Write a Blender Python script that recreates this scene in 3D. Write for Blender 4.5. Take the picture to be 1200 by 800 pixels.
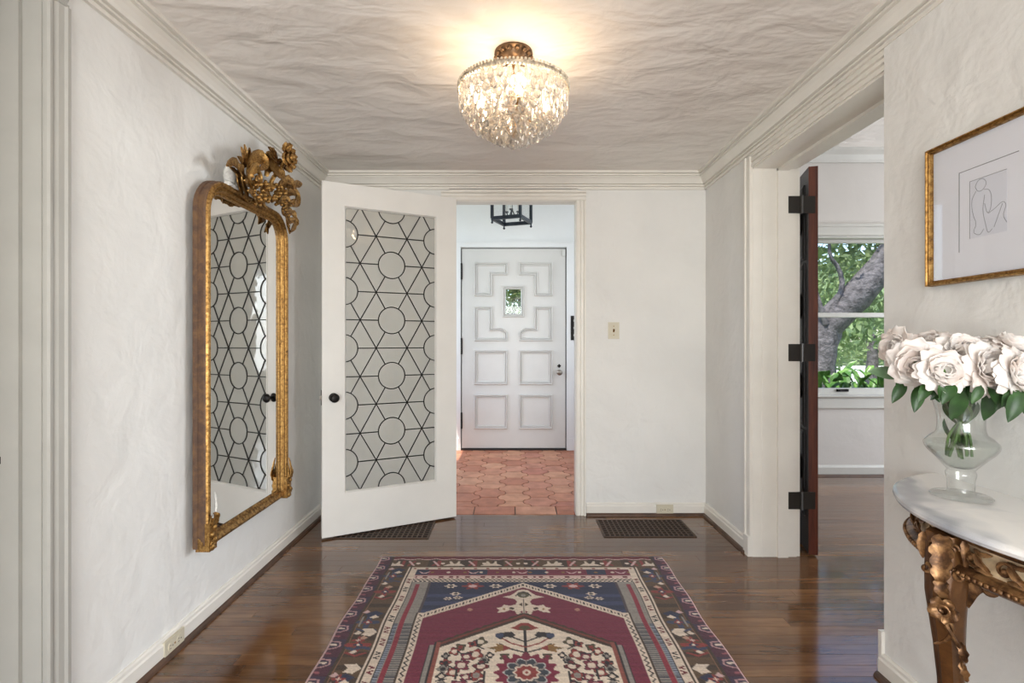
import bpy, bmesh, math, random
import numpy as np
from mathutils import Vector, Matrix, noise as mnoise

random.seed(7)
rng = np.random.RandomState(7)
SC = bpy.context.scene
COL = SC.collection
for _o in list(bpy.data.objects):
    bpy.data.objects.remove(_o)

# ------------------------------------------------------------------ camera, sky, sun, daylight fill, exposure
CZ = 1.18                                        # eye height
cam_data = bpy.data.cameras.new('camera')
cam_data.sensor_width = 36.0
cam_data.lens = 18.0
cam_data.clip_start = 0.02
cam = bpy.data.objects.new('camera', cam_data)
cam.location = (0, 0, CZ)
cam.rotation_euler = (math.pi / 2, 0, 0)
COL.objects.link(cam)
SC.camera = cam

world = bpy.data.worlds.new('world')
SC.world = world
world.use_nodes = True
_nt = world.node_tree
_bg = _nt.nodes['Background']
_sky = _nt.nodes.new('ShaderNodeTexSky')
_sky.sky_type = 'NISHITA'
_sky.sun_disc = False
_sky.sun_elevation = math.radians(62)
_sky.sun_rotation = math.radians(215)
_nt.links.new(_sky.outputs[0], _bg.inputs[0])
_bg.inputs[1].default_value = 0.34

def sun_lamp(name, direction, energy, color, angle):
    d = bpy.data.lights.new(name, 'SUN')
    d.energy = energy; d.color = color; d.angle = math.radians(angle)
    o = bpy.data.objects.new(name, d)
    o.rotation_euler = Vector(direction).to_track_quat('-Z', 'Y').to_euler()
    COL.objects.link(o)

def area_lamp(name, loc, direction, sx, sy, power, color):
    d = bpy.data.lights.new(name, 'AREA')
    d.shape = 'RECTANGLE'; d.size = sx; d.size_y = sy
    d.energy = power; d.color = color
    o = bpy.data.objects.new(name, d)
    o.location = loc
    o.rotation_euler = Vector(direction).to_track_quat('-Z', 'Y').to_euler()
    COL.objects.link(o)

def point_lamp(name, loc, power, color, r):
    d = bpy.data.lights.new(name, 'POINT')
    d.energy = power; d.color = color; d.shadow_soft_size = r
    o = bpy.data.objects.new(name, d)
    o.location = loc
    COL.objects.link(o)

sun_lamp('sun', (0.30, 0.42, -1.0), 5.5, (1.0, 0.95, 0.86), 0.6)
area_lamp('rear_fill_light', (0.0, -2.80, 1.2), (0, 1, 0.42), 2.3, 2.1, 128, (0.975, 0.98, 0.97))  # unseen area lamp added behind the camera, tilted up to fill the ceiling
area_lamp('side_room_fill_light', (5.58, 2.75, 1.5), (-1, -0.05, 0.1), 1.8, 1.7, 108, (0.90, 0.95, 1.0))  # added lamp out of view, daylight fill for the next room and hall
area_lamp('foyer_fill_light', (1.27, 4.55, 1.75), (-1, 0.1, 0.15), 1.1, 1.9, 10, (0.90, 0.94, 1.0))  # fill lamp added on the unseen side wall to brighten the foyer
area_lamp('foyer_fill_light_far', (-1.27, 4.55, 1.75), (1, 0.1, 0.15), 1.1, 1.9, 8, (0.90, 0.94, 1.0))  # second unseen foyer lamp, added opposite the first
BULB_POWER = 0.9
SC.view_settings.view_transform = 'Standard'
SC.view_settings.look = 'None'
SC.view_settings.gamma = 1.0
SC.view_settings.use_curve_mapping = False
SC.view_settings.exposure = 0.35
SC.cycles.max_bounces = 10
SC.cycles.diffuse_bounces = 5
SC.cycles.glossy_bounces = 5
SC.cycles.transmission_bounces = 8
SC.cycles.transparent_max_bounces = 24
SC.cycles.caustics_reflective = False
SC.cycles.caustics_refractive = False
SC.cycles.sample_clamp_indirect = 6.0
SC.cycles.use_denoising = True

# ------------------------------------------------------------------ helpers
def lin(c):
    """sRGB 0-255 -> linear rgba"""
    out = []
    for v in c[:3]:
        v = v / 255.0
        out.append(v / 12.92 if v <= 0.04045 else ((v + 0.055) / 1.055) ** 2.4)
    return (out[0], out[1], out[2], 1.0)

def new_mat(name):
    m = bpy.data.materials.new(name)
    m.use_nodes = True
    nt = m.node_tree
    b = nt.nodes['Principled BSDF']
    return m, nt, b

def coords(nt, kind='Object', scale=(1, 1, 1), rot=(0, 0, 0)):
    tc = nt.nodes.new('ShaderNodeTexCoord')
    mp = nt.nodes.new('ShaderNodeMapping')
    mp.inputs['Scale'].default_value = scale
    mp.inputs['Rotation'].default_value = rot
    if kind == 'World':
        g = nt.nodes.new('ShaderNodeNewGeometry')
        nt.links.new(g.outputs['Position'], mp.inputs['Vector'])
    else:
        nt.links.new(tc.outputs[kind], mp.inputs['Vector'])
    return mp.outputs['Vector']

def noise_tex(nt, vec, scale, detail=4, rough=0.5, dist=0.0):
    n = nt.nodes.new('ShaderNodeTexNoise')
    n.inputs['Scale'].default_value = scale
    n.inputs['Detail'].default_value = detail
    n.inputs['Roughness'].default_value = rough
    n.inputs['Distortion'].default_value = dist
    nt.links.new(vec, n.inputs['Vector'])
    return n.outputs['Fac']

def ramp(nt, fac, stops):
    r = nt.nodes.new('ShaderNodeValToRGB')
    el = r.color_ramp.elements
    el[0].position = stops[0][0]; el[0].color = lin(stops[0][1])
    el[1].position = stops[-1][0]; el[1].color = lin(stops[-1][1])
    for p, c in stops[1:-1]:
        e = el.new(p); e.color = lin(c)
    nt.links.new(fac, r.inputs['Fac'])
    return r.outputs['Color']

def add_bump(nt, bsdf, height, strength, dist, prev=None):
    b = nt.nodes.new('ShaderNodeBump')
    b.inputs['Strength'].default_value = strength
    b.inputs['Distance'].default_value = dist
    nt.links.new(height, b.inputs['Height'])
    if prev is not None:
        nt.links.new(prev, b.inputs['Normal'])
    nt.links.new(b.outputs['Normal'], bsdf.inputs['Normal'])
    return b.outputs['Normal']

def simple(name, c, rough=0.5, metal=0.0, var=0.0, vscale=8, bump=0.0, bscale=60, bdist=0.002, spec=0.5, kind='World'):
    m, nt, b = new_mat(name)
    b.inputs['Roughness'].default_value = rough
    b.inputs['Metallic'].default_value = metal
    b.inputs['Specular IOR Level'].default_value = spec
    b.inputs['Base Color'].default_value = lin(c)
    vec = coords(nt, kind)
    if var > 0:
        f = noise_tex(nt, vec, vscale, 5, 0.6)
        lo = tuple(max(0, v * (1 - var)) for v in c)
        hi = tuple(min(255, v * (1 + var)) for v in c)
        nt.links.new(ramp(nt, f, [(0.3, lo), (0.7, hi)]), b.inputs['Base Color'])
    if bump > 0:
        add_bump(nt, b, noise_tex(nt, vec, bscale, 4, 0.6), bump, bdist)
    return m

def plaster(name, c, scale, strength, dist, stretch=(1, 1, 1), rough=0.75):
    m, nt, b = new_mat(name)
    b.inputs['Roughness'].default_value = rough
    b.inputs['Specular IOR Level'].default_value = 0.25
    vec = coords(nt, 'World', stretch)
    f0 = noise_tex(nt, vec, 3.0, 3, 0.5)
    lo = tuple(v * 0.975 for v in c)
    nt.links.new(ramp(nt, f0, [(0.3, lo), (0.7, c)]), b.inputs['Base Color'])
    n1 = add_bump(nt, b, noise_tex(nt, vec, scale, 3, 0.5, 0.35), strength, dist)
    # trowel ridges: a second, distorted layer with soft crests
    f2 = noise_tex(nt, vec, scale * 2.1, 5, 0.55, 0.7)
    mm = nt.nodes.new('ShaderNodeMath'); mm.operation = 'ABSOLUTE'
    ms = nt.nodes.new('ShaderNodeMath'); ms.operation = 'SUBTRACT'; ms.inputs[1].default_value = 0.5
    nt.links.new(f2, ms.inputs[0]); nt.links.new(ms.outputs[0], mm.inputs[0])
    n2 = add_bump(nt, b, mm.outputs[0], strength * 0.30, dist * 0.6, n1)
    add_bump(nt, b, noise_tex(nt, vec, 55, 5, 0.7), 0.26, 0.003, n2)
    return m

def thin_glass(name, tint=(1, 1, 1), ior=1.5, rough=0.0, bump=0.0, bscale=12, gain=1.0):
    m = bpy.data.materials.new(name)
    m.use_nodes = True
    nt = m.node_tree
    for n in list(nt.nodes):
        nt.nodes.remove(n)
    out = nt.nodes.new('ShaderNodeOutputMaterial')
    tr = nt.nodes.new('ShaderNodeBsdfTransparent')
    tr.inputs[0].default_value = (tint[0], tint[1], tint[2], 1)
    gl = nt.nodes.new('ShaderNodeBsdfGlossy')
    gl.inputs['Roughness'].default_value = rough
    lw = nt.nodes.new('ShaderNodeLayerWeight'); lw.inputs['Blend'].default_value = 0.5
    f0 = ((ior - 1) / (ior + 1)) ** 2
    pw = nt.nodes.new('ShaderNodeMath'); pw.operation = 'POWER'; pw.inputs[1].default_value = 5.0
    fr = nt.nodes.new('ShaderNodeMath'); fr.operation = 'MULTIPLY_ADD'
    fr.inputs[1].default_value = 1 - f0; fr.inputs[2].default_value = f0
    nt.links.new(lw.outputs['Facing'], pw.inputs[0]); nt.links.new(pw.outputs[0], fr.inputs[0])
    mx = nt.nodes.new('ShaderNodeMixShader')
    mu = nt.nodes.new('ShaderNodeMath'); mu.operation = 'MULTIPLY'
    mu.inputs[1].default_value = gain; mu.use_clamp = True
    nt.links.new(fr.outputs[0], mu.inputs[0])
    nt.links.new(mu.outputs[0], mx.inputs[0])
    nt.links.new(tr.outputs[0], mx.inputs[1])
    nt.links.new(gl.outputs[0], mx.inputs[2])
    nt.links.new(mx.outputs[0], out.inputs['Surface'])
    if bump > 0:
        vec = coords(nt, 'World')
        b = nt.nodes.new('ShaderNodeBump')
        b.inputs['Strength'].default_value = bump
        b.inputs['Distance'].default_value = 0.004
        nt.links.new(noise_tex(nt, vec, bscale, 2, 0.5, 0.5), b.inputs['Height'])
        nt.links.new(b.outputs['Normal'], gl.inputs['Normal'])
    return m

def wloc(o):
    v = Vector((0, 0, 0))
    while o is not None:
        v += o.location
        o = o.parent
    return v

def props(o, label=None, cat=None, group=None, kind=None):
    if label: o['label'] = label
    if cat: o['category'] = cat
    if group: o['group'] = group
    if kind: o['kind'] = kind
    return o

def empty(name, loc, rz=0.0, label=None, cat=None, group=None, kind=None):
    o = bpy.data.objects.new(name, None)
    o.empty_display_size = 0.05
    o.location = loc
    o.rotation_euler = (0, 0, rz)
    COL.objects.link(o)
    return props(o, label, cat, group, kind)

def link_mesh(name, me, parent=None, local=False):
    o = bpy.data.objects.new(name, me)
    COL.objects.link(o)
    if parent is not None:
        o.parent = parent
        if not local:
            o.location = -wloc(parent)
    return o

def inst(name, me, parent, M):
    o = bpy.data.objects.new(name, me)
    COL.objects.link(o)
    o.parent = parent
    o.matrix_local = M
    return o

class MB:
    def __init__(s):
        s.v = []; s.f = []
    def add(s, vs, fs):
        b = len(s.v)
        s.v.extend([tuple(p) for p in vs])
        s.f.extend([tuple(i + b for i in f) for f in fs])
    def box(s, x0, x1, y0, y1, z0, z1):
        s.add([(x0, y0, z0), (x1, y0, z0), (x1, y1, z0), (x0, y1, z0), (x0, y0, z1), (x1, y0, z1), (x1, y1, z1), (x0, y1, z1)],
              [(0, 3, 2, 1), (4, 5, 6, 7), (0, 1, 5, 4), (1, 2, 6, 5), (2, 3, 7, 6), (3, 0, 4, 7)])
        return s
    def bar(s, a, b, w, h, up=(0, 0, 1)):
        """rectangular bar from a to b, width w (side), height h (up)"""
        a = Vector(a); b = Vector(b)
        t = (b - a).normalized(); u = Vector(up)
        sd = t.cross(u)
        if sd.length < 1e-6:
            sd = t.cross(Vector((1, 0, 0)))
        sd.normalize(); u = sd.cross(t).normalized()
        vs = []
        for p in (a, b):
            for i, j in ((-1, -1), (1, -1), (1, 1), (-1, 1)):
                vs.append(p + sd * (w / 2 * i) + u * (h / 2 * j))
        s.add(vs, [(0, 1, 2, 3), (7, 6, 5, 4), (0, 4, 5, 1), (1, 5, 6, 2), (2, 6, 7, 3), (3, 7, 4, 0)])
        return s
    def prism(s, poly, axis, a, b):
        """extrude a 2D polygon along axis: 'x' poly=(y,z), 'y' poly=(x,z), 'z' poly=(x,y)"""
        n = len(poly)
        def mk(p, t):
            if axis == 'x': return (t, p[0], p[1])
            if axis == 'y': return (p[0], t, p[1])
            return (p[0], p[1], t)
        vs = [mk(p, a) for p in poly] + [mk(p, b) for p in poly]
        fs = [tuple(range(n - 1, -1, -1)), tuple(range(n, 2 * n))]
        for i in range(n):
            j = (i + 1) % n
            fs.append((i, j, n + j, n + i))
        s.add(vs, fs)
        return s
    def tube(s, pts, rad, n=8, caps=True):
        pts = [Vector(p) for p in pts]
        if not hasattr(rad, '__len__'):
            rad = [rad] * len(pts)
        m = len(pts)
        t0 = (pts[1] - pts[0]).normalized()
        u = t0.orthogonal().normalized()
        vs = []
        for i in range(m):
            t = (pts[min(i + 1, m - 1)] - pts[max(i - 1, 0)])
            if t.length < 1e-9: t = t0.copy()
            t.normalize()
            u = (u - t * u.dot(t))
            if u.length < 1e-6: u = t.orthogonal()
            u.normalize()
            w = t.cross(u)
            for k in range(n):
                a = 2 * math.pi * k / n
                vs.append(pts[i] + (u * math.cos(a) + w * math.sin(a)) * rad[i])
        fs = []
        for i in range(m - 1):
            for k in range(n):
                k2 = (k + 1) % n
                fs.append((i * n + k, i * n + k2, (i + 1) * n + k2, (i + 1) * n + k))
        if caps:
            fs.append(tuple(range(n - 1, -1, -1)))
            fs.append(tuple(range((m - 1) * n, m * n)))
        s.add(vs, fs)
        return s
    def lathe(s, prof, c=(0, 0, 0), n=24, axis='z', closed=False):
        vs = []
        for r, z in prof:
            for k in range(n):
                a = 2 * math.pi * k / n
                x, y = r * math.cos(a), r * math.sin(a)
                if axis == 'z': p = (c[0] + x, c[1] + y, c[2] + z)
                elif axis == 'y': p = (c[0] + x, c[1] + z, c[2] + y)
                else: p = (c[0] + z, c[1] + x, c[2] + y)
                vs.append(p)
        fs = []
        m = len(prof)
        rngm = m if closed else m - 1
        for i in range(rngm):
            i2 = (i + 1) % m
            for k in range(n):
                k2 = (k + 1) % n
                fs.append((i * n + k, i * n + k2, i2 * n + k2, i2 * n + k))
        if not closed:
            fs.append(tuple(range(n - 1, -1, -1)))
            fs.append(tuple(range((m - 1) * n, m * n)))
        s.add(vs, fs)
        return s
    def ball(s, c, r, seg=8, rings=6, sq=(1, 1, 1)):
        vs = [(c[0], c[1], c[2] + r * sq[2])]
        for i in range(1, rings):
            th = math.pi * i / rings
            for k in range(seg):
                a = 2 * math.pi * k / seg
                vs.append((c[0] + r * sq[0] * math.sin(th) * math.cos(a), c[1] + r * sq[1] * math.sin(th) * math.sin(a), c[2] + r * sq[2] * math.cos(th)))
        vs.append((c[0], c[1], c[2] - r * sq[2]))
        fs = []
        for k in range(seg):
            fs.append((0, 1 + k, 1 + (k + 1) % seg))
        for i in range(rings - 2):
            for k in range(seg):
                a = 1 + i * seg + k; b = 1 + i * seg + (k + 1) % seg
                fs.append((a, a + seg, b + seg, b))
        l = len(vs) - 1
        for k in range(seg):
            fs.append((l, l - seg + (k + 1) % seg, l - seg + k))
        s.add(vs, fs)
        return s
    def ribbon(s, pts, widths, up, cup=0.3, thick=0.004, lobes=0, depth=0.35):
        """a leaf / petal / acanthus strip: curved cross-section, own thickness"""
        pts = [Vector(p) for p in pts]
        m = len(pts)
        J = (-1, -0.5, 0, 0.5, 1)
        top = []; bot = []
        up = Vector(up).normalized()
        for i in range(m):
            t = (pts[min(i + 1, m - 1)] - pts[max(i - 1, 0)]).normalized()
            sd = t.cross(up)
            if sd.length < 1e-5: sd = t.orthogonal()
            sd.normalize()
            nn = sd.cross(t).normalized()
            w = widths[i]
            if lobes:
                w = w * (1 - depth * (0.5 + 0.5 * math.cos(2 * math.pi * lobes * i / (m - 1))))
            for j in J:
                p = pts[i] + sd * (w * j) + nn * (cup * w * j * j)
                top.append(p); bot.append(p - nn * thick)
        n = len(J)
        base = m * n
        fs = []
        for i in range(m - 1):
            for j in range(n - 1):
                a = i * n + j
                fs.append((a, a + 1, a + n + 1, a + n))
                fs.append((base + a, base + a + n, base + a + n + 1, base + a + 1))
        for i in range(m - 1):
            a = i * n
            fs.append((a, a + n, base + a + n, base + a))
            a = i * n + n - 1
            fs.append((a, base + a, base + a + n, a + n))
        for j in range(n - 1):
            fs.append((j, base + j, base + j + 1, j + 1))
            a = (m - 1) * n + j
            fs.append((a, a + 1, base + a + 1, base + a))
        s.add(top + bot, fs)
        return s
    def frame(s, poly, prof, to3d, closed=True):
        """sweep profile [(inset, height)] along a closed 2D polygon with mitres; to3d(a, b, h) -> point"""
        n = len(poly)
        last = n if closed else n - 1
        area = sum(poly[i][0] * poly[(i + 1) % n][1] - poly[(i + 1) % n][0] * poly[i][1] for i in range(n))
        sg = 1 if area > 0 else -1
        vs = []
        for i in range(n):
            p0 = Vector(poly[i - 1]); p = Vector(poly[i]); p1 = Vector(poly[(i + 1) % n])
            d0 = (p - p0).normalized(); d1 = (p1 - p).normalized()
            if not closed and i == 0: d0 = d1
            if not closed and i == n - 1: d1 = d0
            n0 = Vector((-d0.y, d0.x)) * sg; n1 = Vector((-d1.y, d1.x)) * sg
            b = n0 + n1
            b = b / max(0.2, (1 + n0.dot(n1)))
            for a, h in prof:
                q = p + b * a
                vs.append(to3d(q.x, q.y, h))
        k = len(prof)
        fs = []
        for i in range(last):
            i2 = (i + 1) % n
            for j in range(k - 1):
                fs.append((i * k + j, i2 * k + j, i2 * k + j + 1, i * k + j + 1))
        s.add(vs, fs)
        return s
    def mesh(s, name, mat=None, smooth=None):
        me = bpy.data.meshes.new(name)
        me.from_pydata(s.v, [], s.f)
        bm = bmesh.new(); bm.from_mesh(me)
        bmesh.ops.recalc_face_normals(bm, faces=bm.faces)
        bm.to_mesh(me); bm.free()
        if mat is not None: me.materials.append(mat)
        if smooth is not None:
            me.shade_smooth()
            if smooth < 179:
                me.set_sharp_from_angle(angle=math.radians(smooth))
        return me
    def build(s, name, mat, parent=None, smooth=None, local=False, label=None, cat=None, group=None, kind=None):
        o = link_mesh(name, s.mesh(name, mat, smooth), parent, local)
        return props(o, label, cat, group, kind)

def P(px, py, X):
    """a point on the plane x = X seen at a photograph position (used once, to measure)"""
    Y = 600.0 * X / (px - 600.0)
    return Vector((X, Y, CZ + (400 - py) / 600.0 * Y))

def PY(px, py, Y):
    return Vector(((px - 600) / 600.0 * Y, Y, CZ + (400 - py) / 600.0 * Y))

def spiral(c, ax1, ax2, r0, r1, a0, a1, n=18):
    c = Vector(c); ax1 = Vector(ax1); ax2 = Vector(ax2)
    out = []
    for i in range(n):
        t = i / (n - 1)
        r = r0 + (r1 - r0) * t; a = a0 + (a1 - a0) * t
        out.append(c + ax1 * (r * math.cos(a)) + ax2 * (r * math.sin(a)))
    return out

def curve(pts, n=12):
    """Catmull-Rom through points"""
    pts = [Vector(p) for p in pts]
    q = [pts[0] * 2 - pts[1]] + pts + [pts[-1] * 2 - pts[-2]]
    out = []
    seg = len(pts) - 1
    for k in range(n):
        t = k / (n - 1) * seg
        i = min(int(t), seg - 1); f = t - i
        a, b, c, d = q[i], q[i + 1], q[i + 2], q[i + 3]
        out.append(0.5 * ((2 * b) + (c - a) * f + (2 * a - 5 * b + 4 * c - d) * f * f + (3 * b - a - 3 * c + d) * f ** 3))
    return out

# ------------------------------------------------------------------ materials
M = {}
M['wall'] = plaster('white_plaster', (231, 230, 227), 6.0, 0.50, 0.028)
M['ceiling'] = plaster('ceiling_plaster', (240, 235, 229), 4.8, 0.62, 0.044, (0.8, 1.3, 1.0))
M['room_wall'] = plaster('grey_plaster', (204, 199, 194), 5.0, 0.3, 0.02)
M['foyer_wall'] = plaster('foyer_plaster', (232, 233, 233), 4.0, 0.25, 0.02)
M['trim'] = simple('cream_trim_paint', (229, 225, 217), 0.38, var=0.015, vscale=6, bump=0.08, bscale=25, bdist=0.002)
M['paint'] = simple('white_door_paint', (229, 227, 222), 0.36, var=0.012, vscale=5, bump=0.06, bscale=30, bdist=0.002)
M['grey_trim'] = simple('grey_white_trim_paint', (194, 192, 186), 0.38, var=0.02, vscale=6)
M['shaded_trim'] = simple('shaded_side_trim_paint', (170, 168, 162), 0.38, var=0.02, vscale=6)  # trim paint darkened so its colour carries the side doorway's shade
M['front_paint'] = simple('front_door_paint', (208, 206, 202), 0.36, var=0.012, vscale=5)
M['shoe'] = simple('dark_shoe_moulding', (78, 56, 42), 0.5, var=0.25, vscale=14)
M['black_iron'] = simple('black_iron', (30, 27, 26), 0.42, 0.6, var=0.2, vscale=30)
M['lantern_iron'] = simple('lantern_iron', (48, 54, 62), 0.4, 0.5, var=0.15, vscale=20)
M['lead'] = simple('lead_came', (38, 38, 38), 0.45, 0.3)
M['pane'] = thin_glass('wavy_pane_glass', (0.955, 0.96, 0.945), 1.5, 0.01, 0.22, 9, 2.2)
_nt = M['pane'].node_tree
_o = [n for n in _nt.nodes if n.type == 'OUTPUT_MATERIAL'][0]
_prev = _o.inputs['Surface'].links[0].from_socket
_d = _nt.nodes.new('ShaderNodeBsdfDiffuse'); _d.inputs[0].default_value = (.86, .86, .82, 1)
_tl = _nt.nodes.new('ShaderNodeBsdfTranslucent'); _tl.inputs[0].default_value = (.86, .86, .82, 1)
_m1 = _nt.nodes.new('ShaderNodeMixShader'); _m1.inputs[0].default_value = .4
_m2 = _nt.nodes.new('ShaderNodeMixShader'); _m2.inputs[0].default_value = .44
_nt.links.new(_d.outputs[0], _m1.inputs[1]); _nt.links.new(_tl.outputs[0], _m1.inputs[2])
_nt.links.new(_prev, _m2.inputs[1]); _nt.links.new(_m1.outputs[0], _m2.inputs[2])
_nt.links.new(_m2.outputs[0], _o.inputs['Surface'])
M['clear'] = thin_glass('clear_window_glass', (0.985, 0.99, 0.99), 1.45)
M['vase_glass'] = thin_glass('vase_glass', (0.97, 0.982, 0.976), 1.5, 0.0, 0, 1, 1.9)
M['water'] = thin_glass('water', (0.975, 0.988, 0.978), 1.33)
M['picture_glass'] = thin_glass('picture_glass', (0.99, 0.99, 1.0), 1.4, 0.02)
M['bone'] = simple('almond_plastic', (205, 197, 176), 0.4)
M['slot'] = simple('dark_slot', (40, 34, 30), 0.7)
M['brass'] = simple('aged_brass', (150, 112, 60), 0.35, 0.9, var=0.25, vscale=40)
M['silver'] = simple('tarnished_silver', (206, 194, 176), 0.32, 0.85, var=0.25, vscale=60)
M['old_bronze'] = simple('brown_bronze', (96, 76, 56), 0.45, 0.7, var=0.3, vscale=60)
M['nickel'] = simple('worn_nickel', (150, 142, 132), 0.3, 0.9)
M['steel'] = simple('painted_steel', (60, 57, 54), 0.4, 0.6)
M['cavity_shade'] = simple('dark_cavity', (14, 11, 9), 0.9)  # near-black fill painting the darkness inside holes and slots
M['register'] = simple('brown_register_paint', (74, 54, 40), 0.5, 0.2, var=0.15, vscale=20)

def gilt(name, hi, mid, lo, rough=0.36, scale=26, metal=0.85):
    m, nt, b = new_mat(name)
    b.inputs['Metallic'].default_value = metal
    b.inputs['Roughness'].default_value = rough
    vec = coords(nt, 'World')
    f = noise_tex(nt, vec, scale, 6, 0.65, 0.4)
    nt.links.new(ramp(nt, f, [(0.30, lo), (0.46, mid), (0.62, hi)]), b.inputs['Base Color'])
    rr = nt.nodes.new('ShaderNodeMapRange')
    rr.inputs['To Min'].default_value = rough + 0.22; rr.inputs['To Max'].default_value = rough - 0.08
    nt.links.new(f, rr.inputs['Value']); nt.links.new(rr.outputs[0], b.inputs['Roughness'])
    add_bump(nt, b, noise_tex(nt, vec, 180, 4, 0.6), 0.25, 0.0015)
    return m
M['gold'] = gilt('worn_gold_leaf', (182, 144, 86), (146, 108, 58), (78, 54, 30), 0.38, 90)
M['gold_dark'] = gilt('dull_gilt', (176, 140, 84), (128, 94, 54), (62, 44, 28), 0.42, 60)
M['bole'] = gilt('worn_red_bole', (112, 82, 54), (90, 66, 50), (76, 56, 46), 0.55, 26, 0.1)
M['bronze'] = gilt('bronzed_walnut', (164, 124, 82), (104, 72, 45), (50, 33, 21), 0.34, 30, 0.55)
M['walnut'] = gilt('gilded_walnut', (122, 82, 44), (92, 59, 30), (52, 33, 18), 0.30, 7, 0.35)
M['gesso'] = simple('bare_gesso', (205, 203, 198), 0.8, var=0.12, vscale=60, bump=0.5, bscale=90)
M['cream_panel'] = simple('aged_cream_frieze', (214, 188, 152), 0.6, var=0.14, vscale=30)

def mirror_mat():
    m, nt, b = new_mat('old_mirror_silvering')
    b.inputs['Metallic'].default_value = 1.0
    b.inputs['Roughness'].default_value = 0.015
    b.inputs['Base Color'].default_value = (0.80, 0.80, 0.79, 1)
    return m
M['mirror'] = mirror_mat()

def wood_planks():
    m, nt, b = new_mat('oak_floor_board')
    oi = nt.nodes.new('ShaderNodeObjectInfo')
    vec = coords(nt, 'World', (1.3, 16, 16))
    cm = nt.nodes.new('ShaderNodeCombineXYZ')
    mu = nt.nodes.new('ShaderNodeMath'); mu.operation = 'MULTIPLY'; mu.inputs[1].default_value = 37.0
    nt.links.new(oi.outputs['Random'], mu.inputs[0])
    nt.links.new(mu.outputs[0], cm.inputs[0]); nt.links.new(mu.outputs[0], cm.inputs[2])
    ad = nt.nodes.new('ShaderNodeVectorMath'); ad.operation = 'ADD'
    nt.links.new(vec, ad.inputs[0]); nt.links.new(cm.outputs[0], ad.inputs[1])
    g = noise_tex(nt, ad.outputs[0], 2.6, 7, 0.62, 0.7)
    base = ramp(nt, g, [(0.22, (98, 69, 46)), (0.45, (130, 94, 63)), (0.62, (146, 109, 75)), (0.85, (162, 125, 89))])
    wear = noise_tex(nt, coords(nt, 'World', (1, 1.6, 1)), 1.6, 4, 0.6)
    tint = ramp(nt, oi.outputs['Random'], [(0.0, (196, 190, 186)), (0.5, (228, 222, 216)), (1.0, (255, 250, 244))])
    mx = nt.nodes.new('ShaderNodeMix'); mx.data_type = 'RGBA'; mx.blend_type = 'MULTIPLY'
    mx.inputs['Factor'].default_value = 1.0
    nt.links.new(base, mx.inputs[6]); nt.links.new(tint, mx.inputs[7])
    mx2 = nt.nodes.new('ShaderNodeMix'); mx2.data_type = 'RGBA'; mx2.blend_type = 'MULTIPLY'
    mx2.inputs['Factor'].default_value = 1.0
    nt.links.new(mx.outputs[2], mx2.inputs[6])
    nt.links.new(ramp(nt, wear, [(0.33, (188, 176, 168)), (0.62, (255, 255, 255))]), mx2.inputs[7])
    nt.links.new(mx2.outputs[2], b.inputs['Base Color'])
    rr = nt.nodes.new('ShaderNodeMapRange')
    rr.inputs['To Min'].default_value = 0.10; rr.inputs['To Max'].default_value = 0.21
    nt.links.new(wear, rr.inputs['Value']); nt.links.new(rr.outputs[0], b.inputs['Roughness'])
    b.inputs['Specular IOR Level'].default_value = 0.5
    add_bump(nt, b, g, 0.06, 0.0012)
    return m
M['plank'] = wood_planks()
_b = M['plank'].node_tree.nodes['Principled BSDF']
_b.inputs['Coat Weight'].default_value = 0.45
_b.inputs['Coat Roughness'].default_value = 0.07
M['subfloor'] = simple('subfloor', (34, 24, 18), 0.8)

def tile_mat():
    m, nt, b = new_mat('terracotta')
    oi = nt.nodes.new('ShaderNodeObjectInfo')
    vec = coords(nt, 'World')
    f = noise_tex(nt, vec, 9, 5, 0.6)
    c1 = ramp(nt, oi.outputs['Random'], [(0.0, (192, 126, 100)), (0.45, (208, 144, 116)), (0.8, (222, 166, 134)), (1.0, (200, 132, 112))])
    c2 = ramp(nt, f, [(0.3, (214, 208, 204)), (0.65, (255, 255, 255))])
    mx = nt.nodes.new('ShaderNodeMix'); mx.data_type = 'RGBA'; mx.blend_type = 'MULTIPLY'; mx.inputs['Factor'].default_value = 1
    nt.links.new(c1, mx.inputs[6]); nt.links.new(c2, mx.inputs[7])
    nt.links.new(mx.outputs[2], b.inputs['Base Color'])
    b.inputs['Roughness'].default_value = 0.5
    b.inputs['Specular IOR Level'].default_value = 0.35
    add_bump(nt, b, noise_tex(nt, vec, 30, 3), 0.2, 0.003)
    return m
M['tile'] = tile_mat()
M['grout'] = simple('dark_grout', (92, 76, 66), 0.85, var=0.2, vscale=30)

def marble():
    m, nt, b = new_mat('white_veined_marble')
    b.inputs['Roughness'].default_value = 0.22
    vec = coords(nt, 'World', (1, 1.0, 1), (0, 0, 0.5))
    w = nt.nodes.new('ShaderNodeTexWave')
    w.inputs['Scale'].default_value = 1.1; w.inputs['Distortion'].default_value = 7; w.inputs['Detail'].default_value = 3
    w.inputs['Detail Scale'].default_value = 1.6
    nt.links.new(vec, w.inputs['Vector'])
    c1 = ramp(nt, w.outputs['Fac'], [(0.0, (180, 183, 190)), (0.05, (226, 227, 229)), (0.2, (246, 245, 243))])
    f = noise_tex(nt, vec, 4, 5, 0.6, 1.0)
    c2 = ramp(nt, f, [(0.28, (214, 218, 226)), (0.5, (255, 255, 255))])
    mx = nt.nodes.new('ShaderNodeMix'); mx.data_type = 'RGBA'; mx.blend_type = 'MULTIPLY'; mx.inputs['Factor'].default_value = 1
    nt.links.new(c1, mx.inputs[6]); nt.links.new(c2, mx.inputs[7])
    nt.links.new(mx.outputs[2], b.inputs['Base Color'])
    return m
M['marble'] = marble()

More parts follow.
